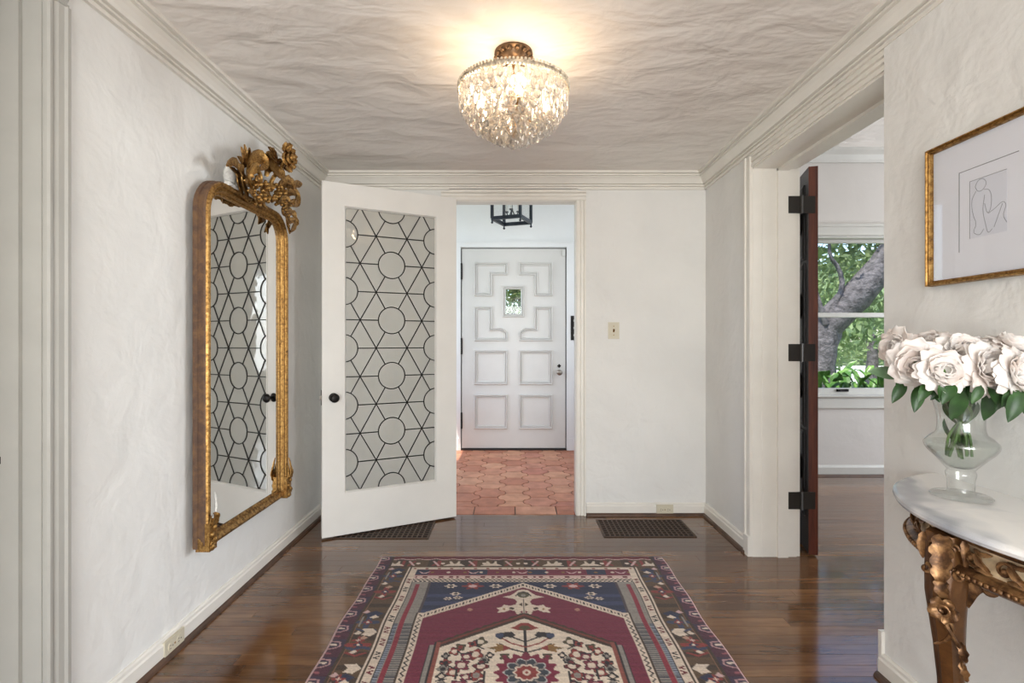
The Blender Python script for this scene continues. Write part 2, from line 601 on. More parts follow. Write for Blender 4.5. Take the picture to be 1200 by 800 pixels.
def stained(name, cols, rough):
    m, nt, b = new_mat(name)
    vec = coords(nt, 'World', (20, 20, 1.6))
    f = noise_tex(nt, vec, 2.4, 6, 0.6, 0.6)
    nt.links.new(ramp(nt, f, [(0.25, cols[0]), (0.5, cols[1]), (0.75, cols[2])]), b.inputs['Base Color'])
    b.inputs['Roughness'].default_value = rough
    add_bump(nt, b, f, 0.15, 0.002)
    return m
M['dark_door'] = stained('near_black_stained_wood', ((20, 16, 14), (30, 24, 21), (42, 34, 30)), 0.42)
M['red_edge'] = stained('red_brown_stained_wood', ((58, 27, 18), (90, 42, 27), (112, 58, 37)), 0.38)

def leafy(name, c1, c2, c3, rough=0.5, trans=0.25, scale=14):
    m, nt, b = new_mat(name)
    vec = coords(nt, 'World')
    f = noise_tex(nt, vec, scale, 3, 0.6)
    col = ramp(nt, f, [(0.3, c1), (0.5, c2), (0.7, c3)])
    nt.links.new(col, b.inputs['Base Color'])
    b.inputs['Roughness'].default_value = rough
    if trans > 0:
        tl = nt.nodes.new('ShaderNodeBsdfTranslucent')
        nt.links.new(col, tl.inputs[0])
        mx = nt.nodes.new('ShaderNodeMixShader'); mx.inputs[0].default_value = trans
        out = [n for n in nt.nodes if n.type == 'OUTPUT_MATERIAL'][0]
        nt.links.new(b.outputs[0], mx.inputs[1]); nt.links.new(tl.outputs[0], mx.inputs[2])
        nt.links.new(mx.outputs[0], out.inputs['Surface'])
    return m
M['petal'] = leafy('blush_petal', (250, 238, 231), (252, 246, 242), (253, 251, 249), 0.55, 0.25, 22)
M['rose_leaf'] = leafy('rose_leaf_green', (34, 62, 30), (48, 82, 38), (66, 104, 52), 0.38, 0.15, 20)
M['pale_leaf'] = leafy('pale_leaf_underside', (92, 124, 92), (112, 144, 108), (128, 158, 122), 0.45, 0.2, 20)
M['stem'] = simple('green_stem', (74, 104, 48), 0.5, var=0.2, vscale=30)
M['oak_leaf'] = leafy('oak_foliage', (76, 98, 60), (118, 138, 88), (166, 180, 124), 0.5, 0.4, 3)
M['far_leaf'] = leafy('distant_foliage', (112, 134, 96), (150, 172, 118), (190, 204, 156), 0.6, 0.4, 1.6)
M['shrub_leaf'] = leafy('glossy_shrub_leaf', (62, 104, 44), (98, 146, 62), (150, 190, 96), 0.35, 0.3, 6)
M['bark'] = simple('oak_bark', (88, 84, 85), 0.9, var=0.35, vscale=9, bump=0.9, bscale=14, bdist=0.05)
M['lawn'] = simple('lawn', (96, 112, 66), 0.9, var=0.25, vscale=1.2)
M['road'] = simple('pale_street_paving', (196, 194, 192), 0.9, var=0.06, vscale=1)

def crystal_mat():
    m = bpy.data.materials.new('cut_crystal')
    m.use_nodes = True
    nt = m.node_tree
    for n in list(nt.nodes): nt.nodes.remove(n)
    out = nt.nodes.new('ShaderNodeOutputMaterial')
    g = nt.nodes.new('ShaderNodeBsdfGlass'); g.inputs['IOR'].default_value = 1.55; g.inputs['Roughness'].default_value = 0.02
    t = nt.nodes.new('ShaderNodeBsdfTransparent')
    d = nt.nodes.new('ShaderNodeBsdfTranslucent'); d.inputs[0].default_value = (0.98, 0.96, 0.93, 1)
    m1 = nt.nodes.new('ShaderNodeMixShader'); m1.inputs[0].default_value = 0.35
    m2 = nt.nodes.new('ShaderNodeMixShader'); m2.inputs[0].default_value = 0.20
    nt.links.new(g.outputs[0], m1.inputs[1]); nt.links.new(t.outputs[0], m1.inputs[2])
    nt.links.new(m1.outputs[0], m2.inputs[1]); nt.links.new(d.outputs[0], m2.inputs[2])
    nt.links.new(m2.outputs[0], out.inputs['Surface'])
    return m
M['crystal'] = crystal_mat()

def bulb_mat():
    m, nt, b = new_mat('lit_bulb')
    b.inputs['Base Color'].default_value = (1, 0.9, 0.75, 1)
    b.inputs['Emission Color'].default_value = (1.0, 0.74, 0.44, 1)
    b.inputs['Emission Strength'].default_value = 28.0
    return m
M['bulb'] = bulb_mat()

# ------------------------------------------------------------------ dimensions of the hall (metres)
XL, XR, XN = -1.30, 1.32, 1.31     # left wall, right wall, right wall beside the camera
YB = 3.488                          # back wall
ZC = 2.32                           # ceiling
YREAR = -2.6
DX0, DX1, DZ = -0.415, 0.436, 2.135 # doorway in the back wall
OY0, OY1, OZ = 1.803, 2.81, 2.137   # opening in the right wall
XO = 1.56                           # far face of the right wall
YW, RZ = 4.51, 2.86                 # right room: window wall, ceiling
FY, FZ = 5.575, 3.1                 # foyer: front wall, ceiling

# ================================================================== STRUCTURE
def S(mb, name, mat, parent=None, smooth=None, label=None):
    return mb.build(name, mat, parent, smooth, label=label, kind='structure' if parent is None else None)

# floor: dark base, narrow oak boards laid across the hall and into the next room
floor = S(MB().box(-1.62, 5.6, -2.75, 3.49, -0.10, -0.022).box(XO - .01, 5.6, 3.49, YW + .1, -0.10, -0.022), 'floor', M['subfloor'],
          label='dark brown narrow-board oak floor under the rug')
BW = 0.0635
row = 0
y = 1.36
while y < YW - 0.005:
    y1 = min(y + BW, YW + 0.02)
    if y < YB - 0.01 and y1 > YB - 0.01: y1 = YB + 0.0
    x = XL - 0.02 - rng.uniform(0, 0.9)
    xs0 = XL - 0.02 if y < YB - 0.02 else XO + 0.005
    xend = 3.35
    while x < xend:
        ln = rng.uniform(0.9, 2.1)
        a, b = max(x, xs0), min(x + ln, xend)
        if b - a > 0.02:
            h = 0.0 - rng.uniform(0, 0.0003)
            e = 0.00035
            mb = MB()
            c = 0.0007
            X0, X1, Y0, Y1 = a + e, b - e, y + e, y1 - e
            mb.add([(X0, Y0, -.022), (X1, Y0, -.022), (X1, Y1, -.022), (X0, Y1, -.022),
                    (X0, Y0, h - c), (X1, Y0, h - c), (X1, Y1, h - c), (X0, Y1, h - c),
                    (X0 + c, Y0 + c, h), (X1 - c, Y0 + c, h), (X1 - c, Y1 - c, h), (X0 + c, Y1 - c, h)],
                   [(3, 2, 1, 0), (0, 1, 5, 4), (1, 2, 6, 5), (2, 3, 7, 6), (3, 0, 4, 7),
                    (4, 5, 9, 8), (5, 6, 10, 9), (6, 7, 11, 10), (7, 4, 8, 11), (8, 9, 10, 11)])
            mb.build('plank', M['plank'], floor)
        x += ln
    y = y1
    row += 1
# the boards behind the camera and far into the next room: one flat area of the same wood
MB().box(-1.6, 5.5, -2.65, 1.36, -.022, -0.0004).box(-1.6, -1.325, 1.36, 1.45, -.022, -0.0004).box(3.35, 5.5, 1.36, YW, -.022, -0.0004).build('plank_field', M['plank'], floor, kind='stuff')

# foyer floor: hexagonal terracotta tiles with S-curved sides, a row of bricks at the threshold
foyer_floor = S(MB().box(-1.35, 1.35, 3.492, FY + .1, -0.10, -0.008), 'floor_foyer', M['grout'], label='terracotta tiled floor of the foyer behind the doorway')
PITCH = 0.220; RH = PITCH / math.sqrt(3)
G = 0.0042
def hex_outline(cx, cy):
    pts = []
    R = RH - G * 1.15
    vs = [(cx + R * math.cos(math.radians(60 * k)), cy + R * math.sin(math.radians(60 * k))) for k in range(6)]
    # sides: 0-1, 2-3, 3-4, 5-0 are slanted; 1-2 and 4-5 are straight
    for k in range(6):
        a = vs[k]; b = vs[(k + 1) % 6]
        pts.append(a)
        if k in (1, 4): continue
        dx, dy = b[0] - a[0], b[1] - a[1]
        L = math.hypot(dx, dy); nx, ny = dy / L, -dx / L
        s = 1 if k in (0, 3) else -1
        for f, o in ((0.22, 0.5), (0.38, 0.55), (0.62, -0.55), (0.78, -0.5)):
            pts.append((a[0] + dx * f + nx * 0.016 * o * s, a[1] + dy * f + ny * 0.016 * o * s))
    return pts
def clip_poly(poly, axis, val, keep_greater):
    out = []
    n = len(poly)
    for i in range(n):
        p, q = poly[i], poly[(i + 1) % n]
        pi = (p[axis] >= val) == keep_greater or p[axis] == val
        qi = (q[axis] >= val) == keep_greater or q[axis] == val
        if pi: out.append(p)
        if pi != qi:
            t = (val - p[axis]) / (q[axis] - p[axis])
            out.append((p[0] + (q[0] - p[0]) * t, p[1] + (q[1] - p[1]) * t))
    return out
for ci in range(-4, 5):
    cx = 0.017 + ci * RH * 1.5
    for ri in range(0, 12):
        cy = 3.665 + ri * PITCH + (PITCH / 2 if ci % 2 else 0.0)
        poly = hex_outline(cx, cy)
        poly = clip_poly(poly, 1, 3.676, True)
        if len(poly) < 3: continue
        poly = clip_poly(poly, 1, FY - 0.01, False)
        if len(poly) < 3: continue
        h = -0.0006 - rng.uniform(0, 0.0016)
        mb = MB().prism(poly, 'z', -0.010, h)
        mb.build('tile', M['tile'], foyer_floor)
for k in range(-3, 4):
    x0 = 0.022 + k * 0.287
    MB().box(x0 + .004, x0 + .283, 3.506, 3.668, -0.010, -0.0008 - rng.uniform(0, .001)).build('tile', M['tile'], foyer_floor)

# walls of the hall
wl = MB()
wl.box(-1.44, XL, 1.418, 3.62, 0, 2.36).box(-1.44, XL, 0.86, 1.418, 2.14, 2.36).box(-1.44, XL, YREAR - .1, 0.86, 0, 2.36)  # near stretch, out of view, lengthened to shade the side doorway's jamb
S(wl, 'wall_left', M['wall'], label='white hand-trowelled plaster wall behind the gilt mirror')
wb = MB()
wb.box(XL - .14, DX0, YB, 3.565, 0, 3.2).box(DX1, XO, YB, 3.565, 0, 3.2).box(DX0, DX1, YB, 3.565, DZ, 3.2)
S(wb, 'wall_back', M['wall'], label='white plaster wall around the inner doorway')
wr = MB()
wr.box(XN, XO, YREAR - .1, OY0, 0, 3.2).box(XR, XO, OY1, YB + .005, 0, 3.2).box(XR, XO, OY0, OY1, OZ, 3.2).box(1.44, XO, YB, YW + .12, 0, 3.2)
S(wr, 'wall_right', M['wall'], label='white plaster wall with the cased opening and the console')
wz = MB()
wz.box(-1.44, XO, YREAR - .1, YREAR, 0, .12).box(-1.44, XO, YREAR - .1, YREAR, 2.25, 2.36).box(-1.44, -1.15, YREAR - .1, YREAR, .12, 2.25).box(1.15, XO, YREAR - .1, YREAR, .12, 2.25)  # unseen rear opening, enlarged for the added fill lamp
S(wz, 'wall_rear', M['wall'], label='white wall with an added opening for fill light behind the viewer')
S(MB().box(-1.60, -1.44, 0.2, 1.7, 0, 2.4), 'wall_closet', M['grey_trim'], label='pale wall inside the side doorway')
S(MB().box(-1.44, XO, YREAR - .1, 3.565, ZC, ZC + .08), 'ceiling', M['ceiling'], label='heavily trowelled warm white ceiling of the hall')

# the room on the right
rm = MB()
WX0, WX1, WZ0, WZ1 = 2.40, 3.62, 0.70, 2.112
rm.box(XO - .1, WX0, YW, YW + .16, 0, 3.0).box(WX1, 5.6, YW, YW + .16, 0, 3.0).box(WX0, WX1, YW, YW + .16, 0, WZ0).box(WX0, WX1, YW, YW + .16, WZ1, 3.0)
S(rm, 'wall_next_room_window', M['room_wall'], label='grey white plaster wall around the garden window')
rs = MB()
rs.box(5.42, 5.54, -1.0, 1.8, 0, 3).box(5.42, 5.54, 3.7, YW + .16, 0, 3).box(5.42, 5.54, 1.8, 3.7, 0, .6).box(5.42, 5.54, 1.8, 3.7, 2.4, 3)
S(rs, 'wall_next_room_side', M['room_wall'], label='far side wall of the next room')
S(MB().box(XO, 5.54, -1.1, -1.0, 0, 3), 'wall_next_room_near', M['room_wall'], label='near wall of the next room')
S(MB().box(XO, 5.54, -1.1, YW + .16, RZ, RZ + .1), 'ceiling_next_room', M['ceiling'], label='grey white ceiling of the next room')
cp = [(0, -.11), (-.02, -.11), (-.028, -.085), (-.05, -.05), (-.085, -.02), (-.09, 0), (0, 0)]
S(MB().prism([(YW + p[0], RZ + p[1]) for p in cp], 'x', XO, 5.42), 'trim_9', M['grey_trim'], label='crown moulding over the garden window')
S(MB().prism([(YW, 0), (YW - .02, 0), (YW - .02, .075), (YW - .012, .092), (YW, .092)], 'x', XO, 5.42), 'baseboard_window', M['grey_trim'], label='white baseboard under the garden window')
S(MB().prism([(YW - .02, 0), (YW - .038, 0), (YW - .034, .012), (YW - .02, .016)], 'x', XO, 5.42), 'trim_10', M['shoe'], label='dark shoe moulding under the garden window')

# foyer
fo = MB()
FDX0, FDX1, FDZ = -0.556, 0.592, 2.200
fo.box(-1.3, FDX0, FY, FY + .16, 0, FZ).box(FDX1, 1.45, FY, FY + .16, 0, FZ).box(FDX0, FDX1, FY, FY + .16, FDZ, FZ)
S(fo, 'wall_foyer_front', M['foyer_wall'], label='bluish white plaster wall around the front door')
fl = MB()
for x0, x1 in ((-1.36, -1.26), (1.26, 1.36)):
    fl.box(x0, x1, 3.55, 3.95, 0, FZ).box(x0, x1, 5.15, FY + .1, 0, FZ).box(x0, x1, 3.95, 5.15, 0, .75).box(x0, x1, 3.95, 5.15, 2.75, FZ)
S(fl, 'wall_foyer_side', M['foyer_wall'], label='white side walls of the foyer')
S(MB().box(-1.4, 1.5, 3.5, FY + .16, FZ, FZ + .1), 'ceiling_foyer', M['foyer_wall'], label='white ceiling of the foyer')

# crown mouldings of the hall: (distance from wall, height)
CP = [(0, 2.212), (.014, 2.212), (.014, 2.226), (.007, 2.2275), (.007, 2.231), (.021, 2.233), (.021, 2.240), (.015, 2.2415), (.015, 2.245), (.030, 2.247), (.036, 2.258), (.047, 2.273), (.059, 2.284), (.055, 2.286), (.055, 2.289), (.068, 2.291), (.068, 2.299), (.062, 2.3005), (.062, 2.303), (.080, 2.305), (.080, 2.321), (0, 2.321)]
S(MB().prism([(XL + d, z) for d, z in CP], 'y', YREAR, YB), 'trim_1', M['trim'], label='cream crown moulding above the gilt mirror')
S(MB().prism([(XR - d, z) for d, z in CP], 'y', YREAR, YB), 'trim_2', M['trim'], label='cream crown moulding above the cased opening')
S(MB().prism([(YB - d, z) for d, z in CP], 'x', XL, XR), 'trim_3', M['trim'], label='cream crown moulding above the inner doorway')
# baseboards
BP = [(0, 0), (.018, 0), (.018, .062), (.013, .068), (.012, .078), (.006, .084), (0, .084)]
QP = [(.018, 0), (.034, 0), (.032, .010), (.026, .016), (.018, .018)]
def base_x(x0, x1, name, tr, lab):
    S(MB().prism([(YB - d, z) for d, z in BP], 'x', x0, x1), name, M['trim'], label='cream baseboard ' + lab)
    S(MB().prism([(YB - d, z) for d, z in QP], 'x', x0, x1), tr, M['shoe'], label='dark shoe moulding ' + lab)
def base_y(wall, sg, y0, y1, name, tr, lab):
    S(MB().prism([(wall + sg * d, z) for d, z in BP], 'y', y0, y1), name, M['trim'], label='cream baseboard ' + lab)
    S(MB().prism([(wall + sg * d, z) for d, z in QP], 'y', y0, y1), tr, M['shoe'], label='dark shoe moulding ' + lab)
base_x(DX1 + .068, XR, 'baseboard_back', 'trim_11', 'right of the inner doorway')
base_x(XL, DX0 - .068, 'baseboard_back_left', 'trim_12', 'behind the leaded glass door')
base_y(XL, 1, 1.48, YB, 'baseboard_left', 'trim_13', 'under the gilt mirror')
base_y(XR, -1, OY1 + .04, YB, 'baseboard_right', 'trim_14', 'right of the corner, beside the cased opening')
base_y(XN, -1, YREAR, OY0 + .006, 'baseboard_right_near', 'trim_15', 'behind the console')
S(MB().box(XN - .012, XN + .05, OY0 - .004, OY0 + .012, 0, .16), 'trim_16', M['trim'], label='small plinth block at the near edge of the cased opening')

# casing of the inner doorway
def casing(mb, horizontal):
    pass
c = MB()
for sg, xe in ((-1, DX0), (1, DX1)):
    a = lambda t: xe + sg * t
    prof = [(0, 0), (0, .016), (.006, .020), (.022, .020), (.024, .012), (.028, .012), (.030, .020), (.044, .021), (.046, .013), (.050, .013), (.052, .027), (.064, .027), (.066, 0)]
    c.prism([(a(t), YB - h) for t, h in prof], 'z', 0, DZ)
prof = [(0, 0), (0, .016), (.006, .020), (.022, .020), (.024, .012), (.028, .012), (.030, .020), (.044, .021), (.046, .013), (.050, .013), (.052, .027), (.064, .027), (.066, 0)]
c.prism([(YB - h, DZ + t) for t, h in prof], 'x', DX0 - .066, DX1 + .066)
c.box(DX0 - .01, DX1 + .01, YB - .014, YB, DZ + .064, 2.216)
S(c, 'trim_4', M['trim'], label='cream casing around the inner doorway')
j = MB()
j.box(DX0, DX0 + .012, YB - .004, 3.57, 0, DZ).box(DX1 - .003, DX1 + .004, YB - .004, 3.57, 0, DZ).box(DX0, DX1, YB - .004, 3.57, DZ - .003, DZ + .004)
S(j, 'trim_5', M['trim'], label='cream jamb lining inside the inner doorway')

# cased opening on the right: jamb, stop, casings, head
c = MB()
c.box(XR - .016, XR + .03, OY1 + .0, OY1 + .055, 0, 2.196)
c.box(XR - .024, XR + .01, OY1 + .042, OY1 + .058, 0, 2.2)
c.box(XR - .026, XR + .01, OY1 - .001, OY1 + .058, 0, .11)
c.prism([(XR + .02, OZ), (XR - .009, OZ), (XR - .009, OZ + .018), (XR - .001, OZ + .020), (XR - .001, OZ + .025), (XR - .010, OZ + .028), (XR - .010, OZ + .042), (XR - .001, OZ + .044), (XR - .001, OZ + .050), (XR - .010, OZ + .053), (XR - .010, OZ + .066), (XR, OZ + .066)], 'y', OY0, OY1 + .058)
c.box(XR - .006, XR, OY0, OY1 + .05, OZ + .06, 2.22)
S(c, 'trim_6', M['trim'], label='cream casing and head of the cased opening')
c = MB()
c.box(XR + .0, XO, OY1 - .004, OY1 + .004, 0, OZ).box(XR + .0, XO, OY0, OY1, OZ - .010, OZ + .004)
c.box(1.452, 1.508, OY1 - .016, OY1 - .004, 0, OZ - .01).box(1.452, 1.508, OY0, OY1 - .004, OZ - .024, OZ - .01)
c.box(1.370, 1.376, OY1 - .007, OY1 - .004, 0, OZ - .01)
c.box(XR + .005, XO, OY0 - .002, OY0 + .006, 0, OZ)
S(c, 'trim_7', M['trim'], label='cream jamb lining with a door stop in the cased opening')
c = MB()
c.box(XO, XO + .022, OY1 + .004, OY1 + .10, 0, OZ + .09).box(XO, XO + .022, OY0 - .1, OY0, 0, OZ + .09).box(XO, XO + .022, OY0 - .1, OY1 + .1, OZ, OZ + .09)
S(c, 'trim_8', M['trim'], label='white casing on the next-room side of the opening')

# left side doorway: jamb and casing seen edge on
c = MB()
Y0 = 1.418
prof = [(0, 0), (0, .012), (.005, .017), (.012, .017), (.016, .011), (.020, .012), (.030, .018), (.046, .020), (.052, .026), (.062, .026), (.066, 0)]
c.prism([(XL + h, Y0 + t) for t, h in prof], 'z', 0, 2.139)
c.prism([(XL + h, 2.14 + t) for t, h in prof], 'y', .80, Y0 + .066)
S(c, 'trim_17', M['shaded_trim'], label='shade-darkened casing of the side doorway at the frame edge')
c = MB()
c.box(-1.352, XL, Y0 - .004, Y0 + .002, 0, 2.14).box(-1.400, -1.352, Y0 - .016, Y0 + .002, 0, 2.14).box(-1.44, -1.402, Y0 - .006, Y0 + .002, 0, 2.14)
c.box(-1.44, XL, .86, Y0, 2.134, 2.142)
jamb = S(c, 'trim_18', M['shaded_trim'], label='shade-darkened jamb of the side doorway')
z = CZ - 140 / 600 * 1.41
MB().box(-1.427, -1.403, Y0 - .0085, Y0 - .004, z - .03, z + .03).build('strike_plate', M['shaded_trim'], jamb)
MB().box(-1.416, -1.407, Y0 - .0095, Y0 - .006, z - .008, z + .012).build('strike_hole', M['cavity_shade'], jamb)

# ------------------------------------------------------------------ window of the next room
win = empty('window_1', (3.0, YW, WZ0), label='white double-hung window onto the oak tree and street', kind='structure')
f = MB()
f.box(WX0 - .09, WX0, YW - .02, YW, WZ0 - .02, WZ1 + .09).box(WX1, WX1 + .09, YW - .02, YW, WZ0 - .02, WZ1 + .09)
f.box(WX0 - .09, WX1 + .09, YW - .02, YW, WZ1, WZ1 + .075).box(WX0 - .1, WX1 + .1, YW - .03, YW, WZ1 + .075, WZ1 + .10)
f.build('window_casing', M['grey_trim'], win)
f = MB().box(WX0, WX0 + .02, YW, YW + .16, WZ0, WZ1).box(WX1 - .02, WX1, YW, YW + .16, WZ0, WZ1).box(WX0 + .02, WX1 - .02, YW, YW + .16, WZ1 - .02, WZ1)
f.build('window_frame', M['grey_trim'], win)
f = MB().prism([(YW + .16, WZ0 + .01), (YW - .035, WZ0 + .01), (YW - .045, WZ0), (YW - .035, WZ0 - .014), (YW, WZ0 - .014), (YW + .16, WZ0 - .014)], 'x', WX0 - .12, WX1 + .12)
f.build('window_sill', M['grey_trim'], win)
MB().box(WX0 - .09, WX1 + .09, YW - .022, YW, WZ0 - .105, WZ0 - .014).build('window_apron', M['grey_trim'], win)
zm = 1.415
def sash(y0, y1, z0, z1, bot, top):
    s = MB().box(WX0 + .02, WX0 + .07, y0, y1, z0, z1).box(WX1 - .07, WX1 - .02, y0, y1, z0, z1)
    s.box(WX0 + .07, WX1 - .07, y0, y1, z0, z0 + bot).box(WX0 + .07, WX1 - .07, y0, y1, z1 - top, z1)
    sh = s.build('sash', M['grey_trim'], win)
    MB().box(WX0 + .06, WX1 - .06, (y0 + y1) / 2 - .002, (y0 + y1) / 2 + .002, z0 + bot - .006, z1 - top + .006).build('pane', M['clear'], sh)
    return sh
sash(YW + .095, YW + .135, zm - .02, WZ1 - .02, .038, .026)
low = sash(YW + .045, YW + .085, WZ0 + .01, zm + .02, .055, .038)
h = MB().box(2.885, 2.990, YW + .036, YW + .046, .735, .757)
h.box(2.900, 2.975, YW + .018, YW + .036, .740, .745).box(2.895, 2.905, YW + .02, YW + .04, .738, .755).box(2.97, 2.98, YW + .02, YW + .04, .738, .755)
h.build('sash_lift', M['black_iron'], low)

# ------------------------------------------------------------------ front door (white, panelled, small light)
FYD = FY - 0.004
fd = empty('door_2', (0, FYD, 0), label='white panelled front door with a small square window', kind='structure')
dx0, dx1, dz0, dz1 = -0.545, 0.581, 0.022, 2.188
def FP(px, py):
    return ((px - 600) / 600.0 * FYD, CZ + (400 - py) / 600.0 * FYD)
gx0, gz1 = FP(591.5, 338.5); gx1, gz0 = FP(612.5, 368.5)
d = MB()
d.box(dx0, gx0, FYD, FYD + .045, dz0, dz1).box(gx1, dx1, FYD, FYD + .045, dz0, dz1).box(gx0, gx1, FYD, FYD + .045, dz0, gz0).box(gx0, gx1, FYD, FYD + .045, gz1, dz1)
d.build('door_slab', M['front_paint'], fd)
def pm(poly_px, name='panel_moulding'):
    poly = [FP(*p) for p in poly_px]
    prof = [(0, 0), (0, .014), (.007, .024), (.014, .022), (.019, .008), (.027, .018), (.033, .015), (.038, -.004)]
    MB().frame(poly, prof, lambda a, b, h: (a, FYD - h, b)).build(name, M['front_paint'], fd)
def mir(poly): return [(1203 - x, y) for x, y in poly]
A = [(555.5, 307.5), (595, 307.5), (595, 322.5), (577, 322.5), (577, 347), (555.5, 347)]
B = [(555.5, 359), (577, 359), (577, 384), (588.5, 384), (595, 389.5), (595, 399.5), (555.5, 399.5)]
Cc = [(555.5, 410.3), (594.8, 410.3), (594.8, 450.5), (555.5, 450.5)]
D = [(555.5, 462), (594.8, 462), (594.8, 502.2), (555.5, 502.2)]
for poly in (A, B, Cc, D):
    pm(poly); pm(mir(poly))
pm([(588.8, 335), (614.6, 335), (614.6, 371.5), (588.8, 371.5)], 'light_moulding')
MB().box(gx0 - .002, gx1 + .002, FYD + .02, FYD + .024, gz0 - .002, gz1 + .002).build('pane', M['clear'], fd)
for py in (318, 405.5, 492.5):
    hz = CZ + (400 - py) / 600 * FYD
    MB().box(dx0 - .014, dx0 + .006, FYD - .012, FYD + .01, hz - .085, hz + .085).lathe([(.008, -.09), (.008, .09)], (dx0 - .004, FYD - .012, hz), 8).build('hinge', M['black_iron'], fd)
kx, kz = FP(655.3, 436)
k = MB().lathe([(.030, 0), (.030, -.006), (.012, -.010), (.011, -.03), (.022, -.038), (.031, -.05), (.030, -.062), (.018, -.072), (.004, -.074)], (kx, FYD, kz), 16, 'y')
k.build('door_knob', M['nickel'], fd, 40, label='round worn nickel knob')
kx, kz = FP(655.2, 428.5)
MB().prism([(kx - .022, kz), (kx, kz - .022), (kx + .022, kz), (kx, kz + .022)], 'y', FYD - .012, FYD).lathe([(.011, 0), (.011, -.012), (.002, -.014)], (kx, FYD - .010, kz), 10, 'y').build('deadbolt', M['black_iron'], fd)
sx, sz = FP(661, 296)
MB().box(sx - .022, sx + .012, FYD - .022, FYD, sz - .040, sz + .034).build('door_sensor', M['front_paint'], fd)
# casing of the front door
c = MB()
c.box(FDX0 - .075, FDX0 - .002, FY - .022, FY, 0, FDZ + .006).box(FDX1 + .002, FDX1 + .08, FY - .022, FY, 0, FDZ + .006)
c.box(FDX0 - .075, FDX1 + .08, FY - .022, FY, FDZ + .006, FDZ + .05).box(FDX0 - .085, FDX1 + .09, FY - .032, FY, FDZ + .05, FDZ + .064)
c.box(FDX1 + .02, FDX1 + .10, FY - .030, FY, 0, .13).box(FDX0 - .085, FDX0 - .02, FY - .030, FY, 0, .13)
S(c, 'trim_19', M['foyer_wall'], label='white casing around the front door')
S(MB().box(FDX0, FDX1, FY + .05, FY + .07, 0, .02).box(FDX0, FDX1, FY - .02, FY + .05, -.004, .016), 'trim_20', M['slot'], label='dark threshold under the front door')
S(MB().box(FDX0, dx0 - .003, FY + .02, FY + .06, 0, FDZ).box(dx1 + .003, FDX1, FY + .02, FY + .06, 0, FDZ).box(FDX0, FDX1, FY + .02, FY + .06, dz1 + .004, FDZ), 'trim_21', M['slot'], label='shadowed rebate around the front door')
# three-gang black switch plate beside the front door
pl = empty('switch_plate', (.66, FY - .001, 1.30), label='tall black switch plate with three white toggles beside the front door', cat='switch')
sx0, sz1 = FP(668.6, 370); sx1, sz0 = FP(677, 398.5)
MB().box(sx0, sx1, FY - .030, FY - .0, sz0, sz1).build('plate', M['black_iron'], pl)
for t in (.2, .5, .8):
    zz = sz0 + (sz1 - sz0) * t
    MB().box(sx0 + .030, sx0 + .046, FY - .042, FY - .028, zz - .012, zz + .012).build('toggle', M['front_paint'], pl)

# ------------------------------------------------------------------ dark carved door folded back in the next room
ang = math.atan2(.079, .27)          # from +Y towards +X
d3 = empty('door_3', (1.630, OY1 + .003, 0), -ang, label='dark carved wooden door folded back in the cased opening', kind='structure')
DW, DT, DH = .90, .045, 2.140
b = MB().box(.0, DT, 0.004, DW, .012, DH)
b.build('door_slab', M['dark_door'], d3, local=True)
MB().box(-.0005, DT + .0005, -.001, .004, .012, DH).build('door_edge', M['red_edge'], d3, local=True, label='red brown door edge')
for yy in (.19, .62):
    for zz in (1.87, 1.385, .925, .455):
        m = MB().lathe([(.075, .0), (.075, -.010), (.066, -.016), (.056, -.010), (.046, -.006), (.036, -.012), (.018, -.018), (.004, -.019)], (0, yy, zz), 20, 'x')
        m.build('medallion', M['dark_door'], d3, 40, local=True)
for y0, y1 in ((.07, .42), (.48, .84)):
    for z0, z1 in ((.20, .68), (.70, 1.14), (1.16, 1.62), (1.64, 2.06)):
        MB().frame([(y0, z0), (y1, z0), (y1, z1), (y0, z1)], [(0, 0), (0, -.008), (.012, -.012), (.026, -.006), (.03, 0)], lambda a, b_, h: (h, a, b_)).build('panel_moulding', M['dark_door'], d3, local=True)
for py in (240, 413, 586):
    hz = CZ + (400 - py) / 600 * OY1
    m = MB().box(1.512 - 1.63, .044, -.010, -.004, hz - .047, hz + .047).lathe([(.0085, -.05), (.0085, .05)], (1.585 - 1.63, -.010, hz), 8)
    # the hinge spans jamb and door edge; built square to the opening
    Rz = Matrix.Rotation(ang, 4, 'Z')
    m.v = [tuple(Rz @ Vector(p)) for p in m.v]
    m.build('hinge', M['steel'], d3, 40, local=True, label='dark strap hinge')

# ------------------------------------------------------------------ white door with leaded glass, swung into the hall
hx, hy = -0.372, 3.423
d1 = empty('door_1', (hx, hy, 0), 0, label='white door with leaded glass circles swung open into the hall', kind='structure')
ex = Vector((-.891, -.454, 0)).normalized()       # hinge -> free edge
en = Vector((-ex.y, ex.x, 0)) * 1.0               # towards the viewer
if en.y > 0: en = -en
def DL(t, n, z):
    p = ex * t + en * n
    return (p.x, p.y, z)
W1, Z0, Z1 = .848, .012, 2.136
t0, t1, gz0, gz1 = .135, .722, .260, 2.003
TH = .042
def dbox(mb, a0, a1, n0, n1, z0, z1):
    mb.add([DL(a0, n0, z0), DL(a1, n0, z0), DL(a1, n1, z0), DL(a0, n1, z0), DL(a0, n0, z1), DL(a1, n0, z1), DL(a1, n1, z1), DL(a0, n1, z1)],
           [(0, 3, 2, 1), (4, 5, 6, 7), (0, 1, 5, 4), (1, 2, 6, 5), (2, 3, 7, 6), (3, 0, 4, 7)])
    return mb
dbox(MB(), 0, t0, -TH, 0, Z0, Z1).build('stile', M['paint'], d1, local=True)
dbox(MB(), t1, W1, -TH, 0, Z0, Z1).build('stile', M['paint'], d1, local=True)
dbox(MB(), t0, t1, -TH, 0, gz1, Z1).build('top_rail', M['paint'], d1, local=True)
